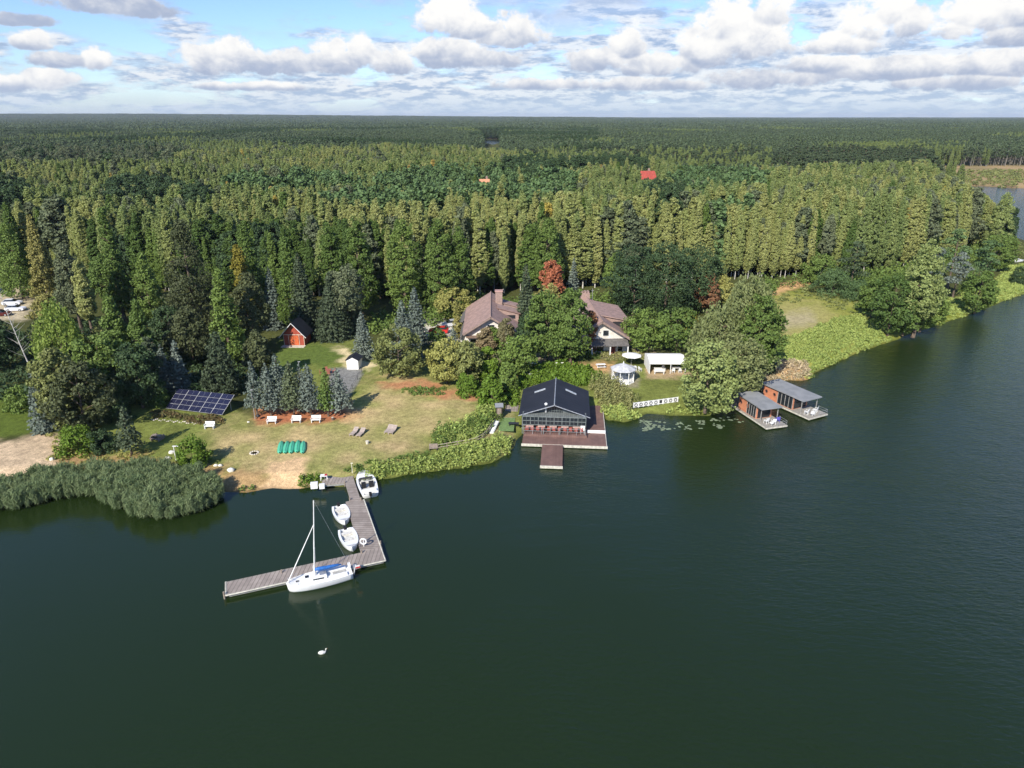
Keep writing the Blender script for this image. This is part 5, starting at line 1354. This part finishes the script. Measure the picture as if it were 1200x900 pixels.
for i in range(4):
    a = i*math.pi/2+.4; c_ = (q[0]+1.15*math.cos(a), q[1]+1.15*math.sin(a))
    if i == 0:
        rc = thing('rust_red_chair', 'rust red chair', 'chair', (c_[0], c_[1], .9), a-math.pi/2, 'rust red chairs around the round table')
        MB().bx(-.24, .24, -.24, .24, .42, .47).build('seat', RU, rc); MB().bx(-.24, .24, .2, .25, .47, .95).build('backrest', RU, rc)
        for s_ in (-1, 1):
            for s2 in (-1, 1): MB().bx(s_*.2-.02, s_*.2+.02, s2*.2-.02, s2*.2+.02, 0, .42).build('leg', RU, rc)
    else: rc2 = copy_tree(rc, (c_[0], c_[1], .9), a-math.pi/2)
for o in bpy.data.objects:
    if o.name.startswith('rust_red_chair'): o['label'] = 'rust red chair at the round table left of the white shed'

# ---------------- solar panels
s0 = Vector(V3(P(194, 478, 1.2), 1.2)); s1 = Vector(V3(P(260, 486, 1.2), 1.2)); s2_ = Vector(V3(P(208.5, 455.5, 3.5), 3.5)); s3_ = Vector(V3(P(274.5, 462.5, 3.5), 3.5))
t_ = thing('solar_array', 'ground-mounted array of twenty dark blue solar panels on the lawn', 'solar panels', (s0.x, s0.y, .85))
O_ = Vector((s0.x, s0.y, .85)); a0, a1, a2, a3 = s0-O_, s1-O_, s2_-O_, s3_-O_
def sp_(u_, v_): return a0.lerp(a1, u_).lerp(a2.lerp(a3, u_), v_)
PAN = mat('solar_cells', (.012, .014, .034), .25, col2=(.016, .018, .044), scale=2, spec=.5)
nn = (a1-a0).cross(a2-a0).normalized()
for r_i in range(4):
    for c_i in range(5):
        g_ = .006
        qd = [sp_(c_i/5+g_, r_i/4+g_*1.3), sp_((c_i+1)/5-g_, r_i/4+g_*1.3), sp_((c_i+1)/5-g_, (r_i+1)/4-g_*1.3), sp_(c_i/5+g_, (r_i+1)/4-g_*1.3)]
        pn = MB().slab(qd, .04).build('panel', PAN, t_)
mb = MB().slab([p_-nn*.05 for p_ in (sp_(0, 0), sp_(1, 0), sp_(1, 1), sp_(0, 1))], .05); mb.build('backing_frame', mat('aluminium', (.48, .49, .50), .4, .2), t_)
mb = MB()
for c_i in range(5): mb.tube([sp_((c_i+.5)/5, .02)+nn*.004, sp_((c_i+.5)/5, .98)+nn*.004], .007, 4)
mb.build('cell_lines', mat('aluminium', (.62, .63, .64)), t_)
for u_ in (.06, .5, .94):
    for v_ in (.15, .85):
        p_ = sp_(u_, v_)-nn*.1; MB().tube([p_, (p_.x, p_.y, -.2)], .06, 6).build('leg', STEEL, t_)

# ---------------- benches, loungers, lamps
def bench(loc, rz, label, group=None, w_=1.5):
    t_ = thing('white_bench', label, 'bench', loc, rz, group)
    for k in range(3): MB().bx(-w_/2, w_/2, -.28+k*.18, -.13+k*.18, .44, .48).build('seat_board', WHITE, t_)
    for k in range(3): MB().box((0, .30+.04*k, .62+.17*k), (w_, .035, .14), 0, -.2).build('back_board', WHITE, t_)
    for s_ in (-1, 1):
        MB().bx(s_*w_*.43-.04, s_*w_*.43+.04, -.30, .32, 0, .44).build('leg', WHITE, t_)
        MB().bx(s_*w_*.5-.04, s_*w_*.5+.04, -.30, .30, .64, .69).build('armrest', WHITE, t_)
    return t_
G_ = 'white benches facing the lake'
q = P(246, 502); b0 = bench((*q, .88), .0, 'white slatted bench beside the solar panels', G_, 1.45)
for (a, b, lb) in ((318.7,496,'white slatted bench, leftmost of three under the spruce row'), (347.5,495,'white slatted bench, middle of three under the spruce row'), (370.5,494.6,'white slatted bench, rightmost of three under the spruce row')):
    q = P(a, b); copy_tree(b0, (*q, .88), .02, lb)
q = P(303, 492); t_ = thing('dark_barbecue', 'small dark barbecue left of the white bench row', 'barbecue', (*q, .88), .2)
MB().lathe([(.28, .55), (.34, .7), (.28, .85), (.1, .92)], n=12).build('kettle', DARKM, t_, True)
for k in range(3): MB().tube([(.2*math.cos(k*2.1), .2*math.sin(k*2.1), .6), (.34*math.cos(k*2.1), .34*math.sin(k*2.1), 0)], .02, 5).build('leg', DARKM, t_)
q = P(390, 492); t_ = thing('brown_stump', 'brown tree stump seat right of the bench row', 'stump', (*q, .88)); MB().lathe([(.26, 0), (.2, .25), (.21, .45)], n=10).build('stump', BARK['brown'], t_); MB().lathe([(.2, .452), (.2, .46)], n=10).build('cut_face', PALE, t_)
def lounger(loc, rz, label):
    t_ = thing('sun_lounger', label, 'sun lounger', loc, rz, 'wooden sun loungers on the dry lawn')
    LW = mat('greyed_lounger_wood', (.46, .38, .32), .8, stripes=(1, .12, (.2, .16, .13)))
    MB().bx(-.36, .36, -1.0, .25, .30, .36).build('seat', LW, t_); MB().box((0, .66, .52), (.72, .9, .05), 0, .45).build('backrest', LW, t_)
    for a in (-1, 1):
        for b in (-.9, .2): MB().bx(a*.3-.04, a*.3+.04, b-.04, b+.04, 0, .30).build('leg', LW, t_)
    return t_
lr = math.atan2(P(420,502)[1]-P(412,512)[1], P(420,502)[0]-P(412,512)[0])-math.pi/2
q = P(415, 508.5); l0 = lounger((*q, .88), lr-.12, 'wooden sun lounger, left one of the pair near the stone stool')
q = P(423, 509.5); copy_tree(l0, (*q, .88), lr-.12, 'wooden sun lounger, right one of the pair near the stone stool')
q = P(455.5, 505.5); copy_tree(l0, (*q, .88), lr-.1, 'wooden sun lounger, left one of the touching pair on the right of the lawn')
q = P(460.5, 506.3); copy_tree(l0, (*q, .88), lr-.1, 'wooden sun lounger, right one of the touching pair on the right of the lawn')
q = P(430.5, 520); t_ = thing('stone_stool', 'pale round stool on the lawn near the sun loungers', 'stool', (*q, .88)); MB().lathe([(.22, 0), (.2, .4)], n=12).build('base', STONE, t_); MB().lathe([(.26, .402), (.26, .47)], n=12).build('top', STONE, t_)
def lamp(px, base, top, label, arm=(.7, 0), m_=STEEL):
    x, y = P(px, base); H = height_for(x, y, top, .85); t_ = thing('garden_lamp', label, 'lamp', (x, y, .85))
    MB().tube([(0, 0, 0), (0, 0, H)], [.06, .045], 8).build('pole', m_, t_)
    MB().box((arm[0]*.5, arm[1]*.5, H+.02), (abs(arm[0])+.25, .16, .09)).build('lamp_head', m_, t_)
YL = mat('cream_pole', (.62, .60, .42), .5)
lamp(299, 491, 457, 'slim grey garden lamp at the left end of the spruce row', (.15, 0))
lamp(353, 452, 424, 'slim garden lamp in the shade before the red cabin', (.15, 0))
lamp(594, 424, 402, 'cream garden lamp with a side arm left of the square parasol', (1.0, 0), YL)
lamp(206.5, 540, 523, 'short white garden lamp beside the round bright bush', (.55, 0), WHITE)
lamp(413, 554, 543, 'thin cream post at the landward corner of the jetty', (.05, 0), YL)
# pale boulders
for n_, (a, b, r_, lb) in enumerate(((201,531,.42,'pale boulder behind the short white lamp'), (196.5,538,.42,'pale boulder left of the short white lamp'), (253,546,.30,'small pale boulder, left of the pair near the reeds'),
        (258.5,546,.30,'small pale boulder, right of the pair near the reeds'), (271,552,.50,'largest pale boulder at the corner of the reeds'), (61,539,.38,'pale boulder on the sandy beach'), (291,495,.2,'small grey boulder near the barbecue'))):
    q = P(a, b); rg = random.Random(n_); mb = MB(); rings = []
    for i in range(7):
        ph_ = math.pi*i/6; rings.append([((r_*math.sin(ph_)+.01)*math.cos(k*math.pi/5)*(1+.15*math.sin(k*2+n_)), (r_*math.sin(ph_)+.01)*.8*math.sin(k*math.pi/5)*(1+.12*math.cos(k*3+n_)), r_*.7*math.cos(ph_)) for k in range(11)])
    loft(mb, rings, caps=False); o = mb.build('boulder', mat('bright_boulder', (.70, .68, .60), .85), None, True); o.location = (q[0], q[1], .88+r_*.3); tag(o, lb, 'boulder')
# row of white edging stones under the solar panels
es = thing('edging_stones', 'line of pale edging stones below the heath plants', 'stones', (*P(180, 491), .85))
e0 = P(180, 491)
for k in range(26):
    f_ = k/25; a = 178+f_*54; b = 491.5+f_*5+math.sin(k*1.7)*1.0; q = P(a, b); r_ = .10+.08*random.random()
    if k < 26: MB().lathe([(r_*.8, -.02), (r_, r_*.4), (r_*.5, r_*.9)], (q[0]-e0[0], q[1]-e0[1], .02), 7).build('stone', STONE, es)
q = P(185, 515); t_ = thing('wooden_bench', 'weathered wooden picnic bench in the shadow beside the lone spruce', 'bench', (*q, .86), -.2)
MB().bx(-.8, .8, -.3, .3, .70, .75).build('table_top', TIMB, t_)
for s_ in (-1, 1): MB().bx(-.8, .8, s_*.62-.14, s_*.62+.14, .42, .46).build('seat', TIMB, t_); MB().bx(s_*.6-.05, s_*.6+.05, -.7, .7, 0, .70).build('leg', TIMB, t_)
x, y = P(170, 528)
q = P(298, 531); t_ = thing('fire_ring', 'ring of small stones around a cold fireplace on the lawn', 'fireplace', (*q, .88))
for k in range(11): a = k*2*math.pi/11; MB().lathe([(.13, -.03), (.15, .08), (.07, .16)], (.55*math.cos(a), .55*math.sin(a), 0), 7).build('stone', STONE, t_)
MB().lathe([(.42, .0), (.40, .02)], n=12).build('ash', mat('ash', (.16, .15, .14)), t_)

# ---------------- gazebo, marquee, parasols, railing
q = P(729.5, 446.5); gz0 = thing('gazebo', 'white octagonal gazebo with a grey roof on the shore lawn', 'gazebo', (*q, .9), R_(22.5))
MB().lathe([(2.1, 0), (2.1, .14)], n=8).build('floor', WHITE, gz0)
MB().lathe([(2.35, 2.35), (2.30, 2.45), (.9, 3.05), (.12, 3.35)], n=8).build('roof', mat('pale_grey_roof', (.50, .51, .52), .6, scale=2), gz0)
MB().lathe([(.08, 3.3), (.12, 3.5), (.02, 3.75)], n=8).build('finial', WHITE, gz0)
for k in range(8):
    a = k*math.pi/4; MB().tube([(1.95*math.cos(a), 1.95*math.sin(a), .14), (1.95*math.cos(a), 1.95*math.sin(a), 2.36)], .07, 8).build('column', WHITE, gz0)
    a2 = a+math.pi/4
    if k != 5:
        r_ = MB(); p_, p2 = Vector((1.93*math.cos(a), 1.93*math.sin(a), 0)), Vector((1.93*math.cos(a2), 1.93*math.sin(a2), 0))
        for z_ in (.35, .95): r_.tube([p_+Vector((0, 0, z_)), p2+Vector((0, 0, z_))], .04, 5)
        for f_ in (.15, .3, .45, .6, .75, .9): c_ = p_.lerp(p2, f_); r_.tube([c_+Vector((0, 0, .3)), c_+Vector((0, 0, .95))], .03, 4)
        r_.build('balustrade', WHITE, gz0)
q = P(729.5, 446); t_ = thing('gazebo_table', 'round white table inside the gazebo', 'table', (*q, 1.05)); MB().lathe([(.6, .70), (.6, .75)], n=14).build('table_top', WHITE, t_); MB().tube([(0, 0, 0), (0, 0, .7)], .06).build('pedestal', WHITE, t_)
q = P(781.5, 437.5); mq = thing('marquee', 'open white marquee with a low sloping canopy behind the lawn', 'marquee', (*q, .9), R_(-1))
MB().slab([(-3.35, -.3, 2.15), (3.35, -.3, 2.15), (3.35, 2.6, 2.75), (-3.35, 2.6, 2.75)], .05).slab([(-3.35, 2.6, 2.75), (3.35, 2.6, 2.75), (3.35, 5.2, 2.15), (-3.35, 5.2, 2.15)], .05).build('canopy', CANV, mq)
MB().bx(-3.35, 3.35, -.33, -.303, 1.88, 2.12).build('valance', CANV, mq)
for x_ in (-3.25, 0.55, 3.25):
    for y_ in (-.2, 5.1): MB().bx(x_-.05, x_+.05, y_-.05, y_+.05, 0, 2.1).build('pole', WHITE, mq)
MB().prism([(-.3, 0), (5.2, 0), (5.2, 2.1), (2.6, 2.68), (-.3, 2.1)], -3.36, -3.352, 'x').build('side_wall', CANV, mq)
MB().bx(-3.3, 3.3, 5.12, 5.14, 0, 2.1).build('rear_wall', mat('cream_canvas', (.72, .71, .68)), mq)
q0 = q
def table_set(x, y, rz, lt, lc, n=2):
    t_ = thing('white_table', lt, 'table', (x, y, .9), rz); MB().bx(-.75, .75, -.4, .4, .70, .75).build('table_top', WHITE, t_)
    for a in (-1, 1):
        for b in (-1, 1): MB().bx(a*.68-.03, a*.68+.03, b*.34-.03, b*.34+.03, 0, .7).build('leg', WHITE, t_)
def chair(x, y, rz, label, group, m_=WHITE):
    c_ = thing('garden_chair', label, 'chair', (x, y, .9), rz, group)
    MB().bx(-.25, .25, -.25, .25, .42, .46).build('seat', m_, c_); MB().box((0, .27, .70), (.50, .04, .50), 0, -.12).build('backrest', m_, c_)
    for a in (-1, 1):
        for b in (-1, 1): MB().bx(a*.21-.025, a*.21+.025, b*.21-.025, b*.21+.025, 0, .42).build('leg', m_, c_)
        MB().bx(a*.27-.025, a*.27+.025, -.25, .25, .62, .66).build('armrest', m_, c_)
    return c_
table_set(q[0]-1.5, q[1]+.7, 0, 'long white table under the left half of the marquee', '')
bb = bench((q[0]-1.5, q[1]-.25, .9), math.pi, 'white bench in front of the table under the marquee', None, 1.9)
table_set(q[0]+1.9, q[1]+1.2, 0, 'long white table under the right half of the marquee', '')
cg = chair(q[0]+1.2, q[1]+.3, math.pi, 'white chair under the marquee, right of its middle pole', 'white chairs under the marquee')
copy_tree(cg, (q[0]+2.4, q[1]+.3, .9), math.pi+.1, 'white chair at the right corner of the marquee')
copy_tree(cg, (q[0]-.3, q[1]+1.4, .9), .4, 'white chair between the two tables of the marquee')
def parasol(px, base, zt, r_, n, label, m_, tilt=0, ph=0):
    x, y = P(px, base); t_ = thing('parasol', label, 'parasol', (x, y, .9))
    MB().tube([(0, 0, 0), (0, 0, zt)], .035, 8).build('pole', STEEL, t_)
    c_ = MB().lathe([(r_, zt-.45), (r_*.5, zt-.18), (.06, zt)], n=n).build('canopy', m_, t_); c_.rotation_euler = (tilt, 0, ph)
    MB().lathe([(.3, 0), (.3, .08)], n=12).build('base', STONE, t_)
parasol(739.5, 428.5, 2.5, 1.9, 8, 'broad white parasol between gazebo and house porch', CANV, .0, .2)
parasol(623, 436, 2.4, 1.15, 4, 'small square pale parasol beside the vivid green shrubs', mat('grey_canvas', (.50, .52, .54)), 0, .78)
x, y = P(622, 439.5); t_ = thing('parasol_table', 'small table under the square pale parasol', 'table', (x, y, .9)); MB().lathe([(.45, .7), (.45, .74)], n=12).build('table_top', mat('grey_plastic', (.4, .4, .4)), t_); MB().tube([(0, 0, 0), (0, 0, .7)], .04).build('pedestal', STEEL, t_)
gc = chair(*P(616.5, 440), math.pi-.4, 'pale grey chair left of the table under the square parasol', 'grey chairs around the parasol table', mat('grey_plastic', (.4, .4, .4)))
copy_tree(gc, (*P(621.5, 442.5), .9), math.pi, 'pale grey chair in front of the table under the square parasol'); copy_tree(gc, (*P(628, 440.5), .9), math.pi+.8, 'pale grey chair right of the table under the square parasol')
x, y = P(741, 434); table_set(x, y, .1, 'long white table below the broad white parasol', '')
wc = chair(*P(733, 436), math.pi-.6, 'white chair left of the table under the broad parasol', 'white chairs around the parasol table')
copy_tree(wc, (*P(742, 438), .9), math.pi, 'white chair in front of the table under the broad parasol'); copy_tree(wc, (*P(750, 435), .9), 2.0, 'white chair right of the table under the broad parasol')
bench((*P(656, 431.5), .88), .05, 'tall white bench on the reddish path behind the boathouse', None, 1.5)
x, y = P(704, 431); t_ = thing('picnic_table', 'white picnic table with attached benches left of the gazebo', 'picnic table', (x, y, .88), .1)
MB().bx(-.85, .85, -.35, .35, .72, .77).build('table_top', WHITE, t_)
for s_ in (-1, 1): MB().bx(-.85, .85, s_*.7-.14, s_*.7+.14, .42, .46).build('seat', WHITE, t_); MB().bx(s_*.65-.04, s_*.65+.04, -.75, .75, .3, .36).bx(s_*.65-.04, s_*.65+.04, -.05, .05, 0, .72).build('leg', WHITE, t_)
q1, q2 = P(742, 478), P(794, 471); L_ = math.hypot(q2[0]-q1[0], q2[1]-q1[1])
t_ = thing('white_railing', 'white shore railing patterned with dark rings', 'railing', (*q1, .85), math.atan2(q2[1]-q1[1], q2[0]-q1[0]))
MB().bx(0, L_, -.02, .02, .10, .85).build('panel', WHITE, t_); MB().bx(-.02, L_+.02, -.06, .06, .852, .92).build('top_rail', WHITE, t_)
for k in range(10): MB().bx(L_*k/9-.05, L_*k/9+.05, -.07, -.022, 0, 1.0).build('post', WHITE, t_)
for k in range(9):
    if k == 5: MB().bx(L_*(k+.5)/9-.24, L_*(k+.5)/9+.24, -.04, -.023, .25, .8).build('dark_panel', DARKM, t_); continue
    mb = MB(); c_ = (L_*(k+.5)/9, -.05, .5)
    for s_ in range(14):
        a, b = 2*math.pi*s_/14, 2*math.pi*(s_+1)/14; mb.tube([(c_[0]+.25*math.cos(a), c_[1], c_[2]+.25*math.sin(a)), (c_[0]+.25*math.cos(b), c_[1], c_[2]+.25*math.sin(b))], .06, 5, False)
    mb.build('ring', DARKM, t_)
# ---------------- houseboats
def houseboat(name, label, q0_, q1_, wdt, Lr, Lp, z0, sideL):
    """q0_: back left corner of the roof, q1_: front left corner of the roof"""
    a = math.atan2(q1_[1]-q0_[1], q1_[0]-q0_[0])
    t_ = thing(name, label, 'houseboat', (q0_[0], q0_[1], 0), a)      # local +x toward the lake end, +y to the right seen from shore... 
    s_ = 1                                                         # local +y = away from the camera side wall
    W = wdt; LT = Lr+Lp
    MB().bx(-1.2, LT, -.35, W+.35, .18, .42).build('platform', mat('grey_boards', (.36, .34, .30), .8, col2=(.27, .25, .22), stripes=(0, .14, (.12, .11, .1))), t_)
    for y_ in (.25, W-.25): MB().tube([(-1.1, y_, .0), (LT-.15, y_, .0)], .26, 10).build('pontoon', DARKM, t_)
    MB().bx(-1.2, LT+.02, -.39, -.352, .22, .44).build('edge_board', PALE, t_)
    MB().bx(LT, LT+.04, -.35, W+.35, .20, .44).build('end_board', PALE, t_)
    cl = Lr*.78
    cb = MB().bx(.25, cl, .1, W-.1, .42, 2.72).build('cabin', TERR, t_)
    for k in range(2):
        c_ = (.9+k*1.75 if k or sideL else .9)
        p_ = MB()
        for s2 in range(16):
            a0_, a1_ = 2*math.pi*s2/16, 2*math.pi*(s2+1)/16; p_.tube([(c_+.26*math.cos(a0_), .06, 1.75+.26*math.sin(a0_)), (c_+.26*math.cos(a1_), .06, 1.75+.26*math.sin(a1_))], .05, 5, False)
        pf = p_.build('porthole', mat('rust_ring', (.22, .09, .06)), cb); g_ = MB().lathe([(.24, 0), (.24, .012)], n=14).build('pane', GLASS, pf); g_.rotation_euler = (math.pi/2, 0, 0); g_.location = (c_, .096, 1.75)
    wx0 = cl*.52
    gl = MB().bx(wx0, cl-.05, .085, .098, .5, 2.55).build('glass_doors', GLASS, cb)
    nb_ = 4
    for k in range(nb_+1): x_ = wx0+(cl-.05-wx0)*k/nb_; MB().bx(x_-.05, x_+.05, .05, .082, .5, 2.6).build('door_frame', mat('grey_frame', (.30, .29, .27)), gl)
    MB().bx(cl+.003, cl+.02, .4, W-.4, .5, 2.5).build('end_glazing', GLASS, cb)
    MB().slab([(-.15, -.3, 2.98), (Lr+.5, -.3, 2.86), (Lr+.5, W+.3, 2.86), (-.15, W+.3, 2.98)], .16).build('roof', GREY, t_)
    for y_ in (.05, W-.05): MB().bx(Lr-.1, Lr, y_-.05, y_+.05, .42, 2.72).build('roof_post', mat('grey_frame', (.30, .29, .27)), t_)
    mb = MB()
    for p0_, p1_ in (((Lr+.2, W+.25), (LT-.1, W+.25)), ((LT-.1, W+.25), (LT-.1, W*.55))):
        for z_ in (.8, 1.15): mb.tube([(*p0_, z_), (*p1_, z_)], .02, 5)
        for p_ in (p0_, p1_): mb.tube([(*p_, .42), (*p_, 1.2)], .03, 5)
    mb.build('railing', STEEL, t_)
    mb = MB()
    for x_ in (-1.1, -.5): mb.tube([(x_, .2, .42), (x_, .2, 1.3)], .03, 5); mb.tube([(x_, W-.2, .42), (x_, W-.2, 1.3)], .03, 5)
    mb.tube([(-1.1, .2, 1.3), (-1.1, W-.2, 1.3)], .03, 5); mb.build('rear_railing', TIMB, t_)
    return t_, a, LT
ha, aa, LT1 = houseboat('houseboat', 'smaller terracotta houseboat with grey flat roof, nearer the camera', P(865.6,460.2,3), P(894.3,478,3), 3.1, 6.3, 2.1, 0, 0)
hb, ab, LT2 = houseboat('houseboat', 'larger terracotta houseboat with grey flat roof, farther along the shore', P(894.3,448.2,3), P(942.7,468.5,3), 3.6, 8.3, 2.0, 0, 1)
def onboat(h_, a, x_, y_): o = h_.location; return (o.x+x_*math.cos(a)-y_*math.sin(a), o.y+x_*math.sin(a)+y_*math.cos(a))
BV = mat('blue_violet_cloth', (.10, .09, .42))
for h_, a, Ls, nm in ((ha, aa, 6.5, 'smaller'), (hb, ab, 8.5, 'larger')):
    for k, (dx_, dy_, lb) in enumerate(((.35, .7, 'left'), (.9, 1.6, 'middle'), (.4, 2.7, 'right'))):
        q = onboat(h_, a, Ls+dx_, dy_); m_ = BV if (nm == 'smaller' and k == 2) else WHITE
        lab = ('blue-violet' if m_ == BV else 'white')+' deck chair, %s of three on the %s houseboat' % (lb, nm)
        c_ = chair(q[0], q[1], a-math.pi/2+random.uniform(-.5, .5), lab, 'deck chairs on the houseboats', m_); c_.location.z = .42; c_.scale = (1.15, 1.15, 1.05)
    q = onboat(h_, a, Ls+1.25, 1.0); t_ = thing('deck_table', 'low white table among the deck chairs of the %s houseboat' % nm, 'table', (q[0], q[1], .42)); MB().lathe([(.32, .42), (.32, .47)], n=12).build('table_top', WHITE, t_); MB().tube([(0, 0, 0), (0, 0, .42)], .04).build('pedestal', WHITE, t_)
# gangway rails at the back of the houseboats
for nm, a_, b_, lb in (('footbridge', (856, 452), (864, 474), 'weathered footbridge with rails leading to the smaller houseboat'), ('footbridge', (880, 455), (897, 453), 'short weathered footbridge behind the larger houseboat')):
    q0_, q1_ = P(*a_, .5), P(*b_, .5); L_ = math.hypot(q1_[0]-q0_[0], q1_[1]-q0_[1]); t_ = thing(nm, lb, 'footbridge', (*q0_, .0), math.atan2(q1_[1]-q0_[1], q1_[0]-q0_[0]))
    MB().bx(0, L_, -.45, .45, .45, .55).build('boards', DECKW, t_)
    for s_ in (-1, 1):
        mb = MB(); mb.tube([(0, s_*.42, 1.35), (L_, s_*.42, 1.35)], .04, 5)
        for k in range(4): mb.tube([(L_*k/3, s_*.42, -.8), (L_*k/3, s_*.42, 1.4)], .04, 5)
        mb.build('railing', TIMB, t_)

# ---------------- cars
def car(x, y, rz, label, paint, L=4.3):
    t_ = thing('parked_car', label, 'car', (x, y, .9), rz)
    W = .87; prof = [(-L/2, .42), (-L/2+.02, .85), (-L/2+.25, .98), (-L*.22, .99), (.22*L, .96), (L/2-.25, .80), (L/2, .62), (L/2, .35), (L*.42, .22), (-L*.45, .22)]
    mb = MB(); ys = [-W, -W*.96, W*.96, W]; rings = []
    for k, y_ in enumerate((-W, -W+.07, W-.07, W)):
        sc_ = .96 if k in (0, 3) else 1
        rings.append([(p_[0]*sc_, y_, .22+(p_[1]-.22)*(sc_ if k in (0, 3) else 1)) for p_ in prof])
    vs = [v_ for r_ in rings for v_ in r_]; n = len(prof); fs = [tuple(range(n))[::-1], tuple(3*n+i for i in range(n))]
    for k in range(3): fs += [(k*n+i, k*n+(i+1) % n, (k+1)*n+(i+1) % n, (k+1)*n+i) for i in range(n)]
    mb.add(vs, fs).build('body', paint, t_)
    b0_, b1_ = (-L*.44, L*.24), (-L*.33, L*.08)
    vs = [(b0_[0], -W+.06, .96), (b0_[1], -W+.06, .94), (b0_[1], W-.06, .94), (b0_[0], W-.06, .96), (b1_[0], -W+.2, 1.42), (b1_[1], -W+.2, 1.42), (b1_[1], W-.2, 1.42), (b1_[0], W-.2, 1.42)]
    MB().add(vs, [(0, 1, 5, 4), (1, 2, 6, 5), (2, 3, 7, 6), (3, 0, 4, 7), (4, 5, 6, 7)]).build('windows', GLASS, t_)
    MB().box(((b1_[0]+b1_[1])/2, 0, 1.435), (b1_[1]-b1_[0], 2*W-.42, .04)).build('roof', paint, t_)
    for sx_ in (-1, 1):
        for sy_ in (-1, 1):
            w_ = MB().tube([(sx_*L*.31, sy_*(W-.16), .32), (sx_*L*.31, sy_*(W+.02), .32)], .32, 14).build('wheel', BLACK, t_)
            MB().tube([(sx_*L*.31, sy_*(W+.0), .32), (sx_*L*.31, sy_*(W+.03), .32)], .19, 10).build('rim', STEEL, w_)
    for sy_ in (-1, 1):
        MB().bx(L/2-.06, L/2+.012, sy_*.62-.16, sy_*.62+.16, .58, .70).build('headlight', mat('lamp_glass', (.7, .7, .7), .1), t_)
        MB().bx(-L/2-.012, -L/2+.06, sy_*.66-.12, sy_*.66+.12, .68, .82).build('tail_light', mat('red_lens', (.4, .01, .01), .2), t_)
    return t_
PR = mat('red_car_paint', (.55, .02, .02), .2, var=.03, spec=.6); PS = mat('silver_car_paint', (.62, .64, .66), .22, .3, var=.03); PW = mat('white_car_paint', (.76, .77, .80), .25, var=.03); PD = mat('dark_blue_car_paint', (.03, .04, .12), .2)
x, y = P(514, 390); car(x, y, math.pi-.08, 'red car parked in front of the silver one by the left house', PR)
x, y = P(529, 382); car(x, y, math.pi+.35, 'silver car parked behind the red one', PS, 4.5)
x, y = P(15, 357); car(x, y, .15, 'white car at the left edge, the one farther from the camera', PW)
x, y = P(19, 364); car(x, y, .1, 'white car at the left edge, the one nearer the camera', PW)
x, y = P(3, 343); car(x, y, .1, 'dark blue car in the shade at the left edge', PD)
x, y = P(1, 370); car(x, y, .2, 'dark red car in shade at the left edge, below the white cars', mat('dark_red_car_paint', (.10, .02, .02), .2))

# ---------------- far roofs over the forest
def far_house(px, row, w_, zr, label, mroof, dist):
    x = (px-600)/F*(dist*cp+(CH-zr)*sp); z = CH-dist*(row-136)/F
    t_ = thing('distant_house', label, 'house', (x, dist, .8), R_(8))
    MB().prism([(0, 0), (9, 0), (9, z-5), (4.5, z-1.3), (0, z-5)], -w_/2, w_/2, 'x').build('wall', PLAST, t_)
    for s_ in (-1, 1): MB().slab([(0-w_*.55, 4.5, z-.8), (w_*.55, 4.5, z-.8), (w_*.55, 4.5+s_*5.2, z-5.0), (-w_*.55, 4.5+s_*5.2, z-5.0)], .2).build('roof', mroof, t_)
    MB().bx(w_*.2, w_*.2+.9, 5.5, 6.4, z-2, z+.5).build('chimney', BRICK, t_)
    for k in (-1, 1): MB().bx(k*w_*.25-.6, k*w_*.25+.6, -.05, -.003, 2, 3.4).build('window', GLASS, t_)
far_house(759, 194, 10, 14, 'house with a bright red roof showing above the distant trees', mat('bright_red_roof', (.46, .085, .06), .7, col2=(.34, .07, .05), scale=.6, stripes=(0, .9, (.22, .04, .03))), 404)
far_house(568, 203, 6, 14, 'small house with an orange roof just visible above the young pines', mat('orange_roof', (.60, .28, .16), .7), 372)
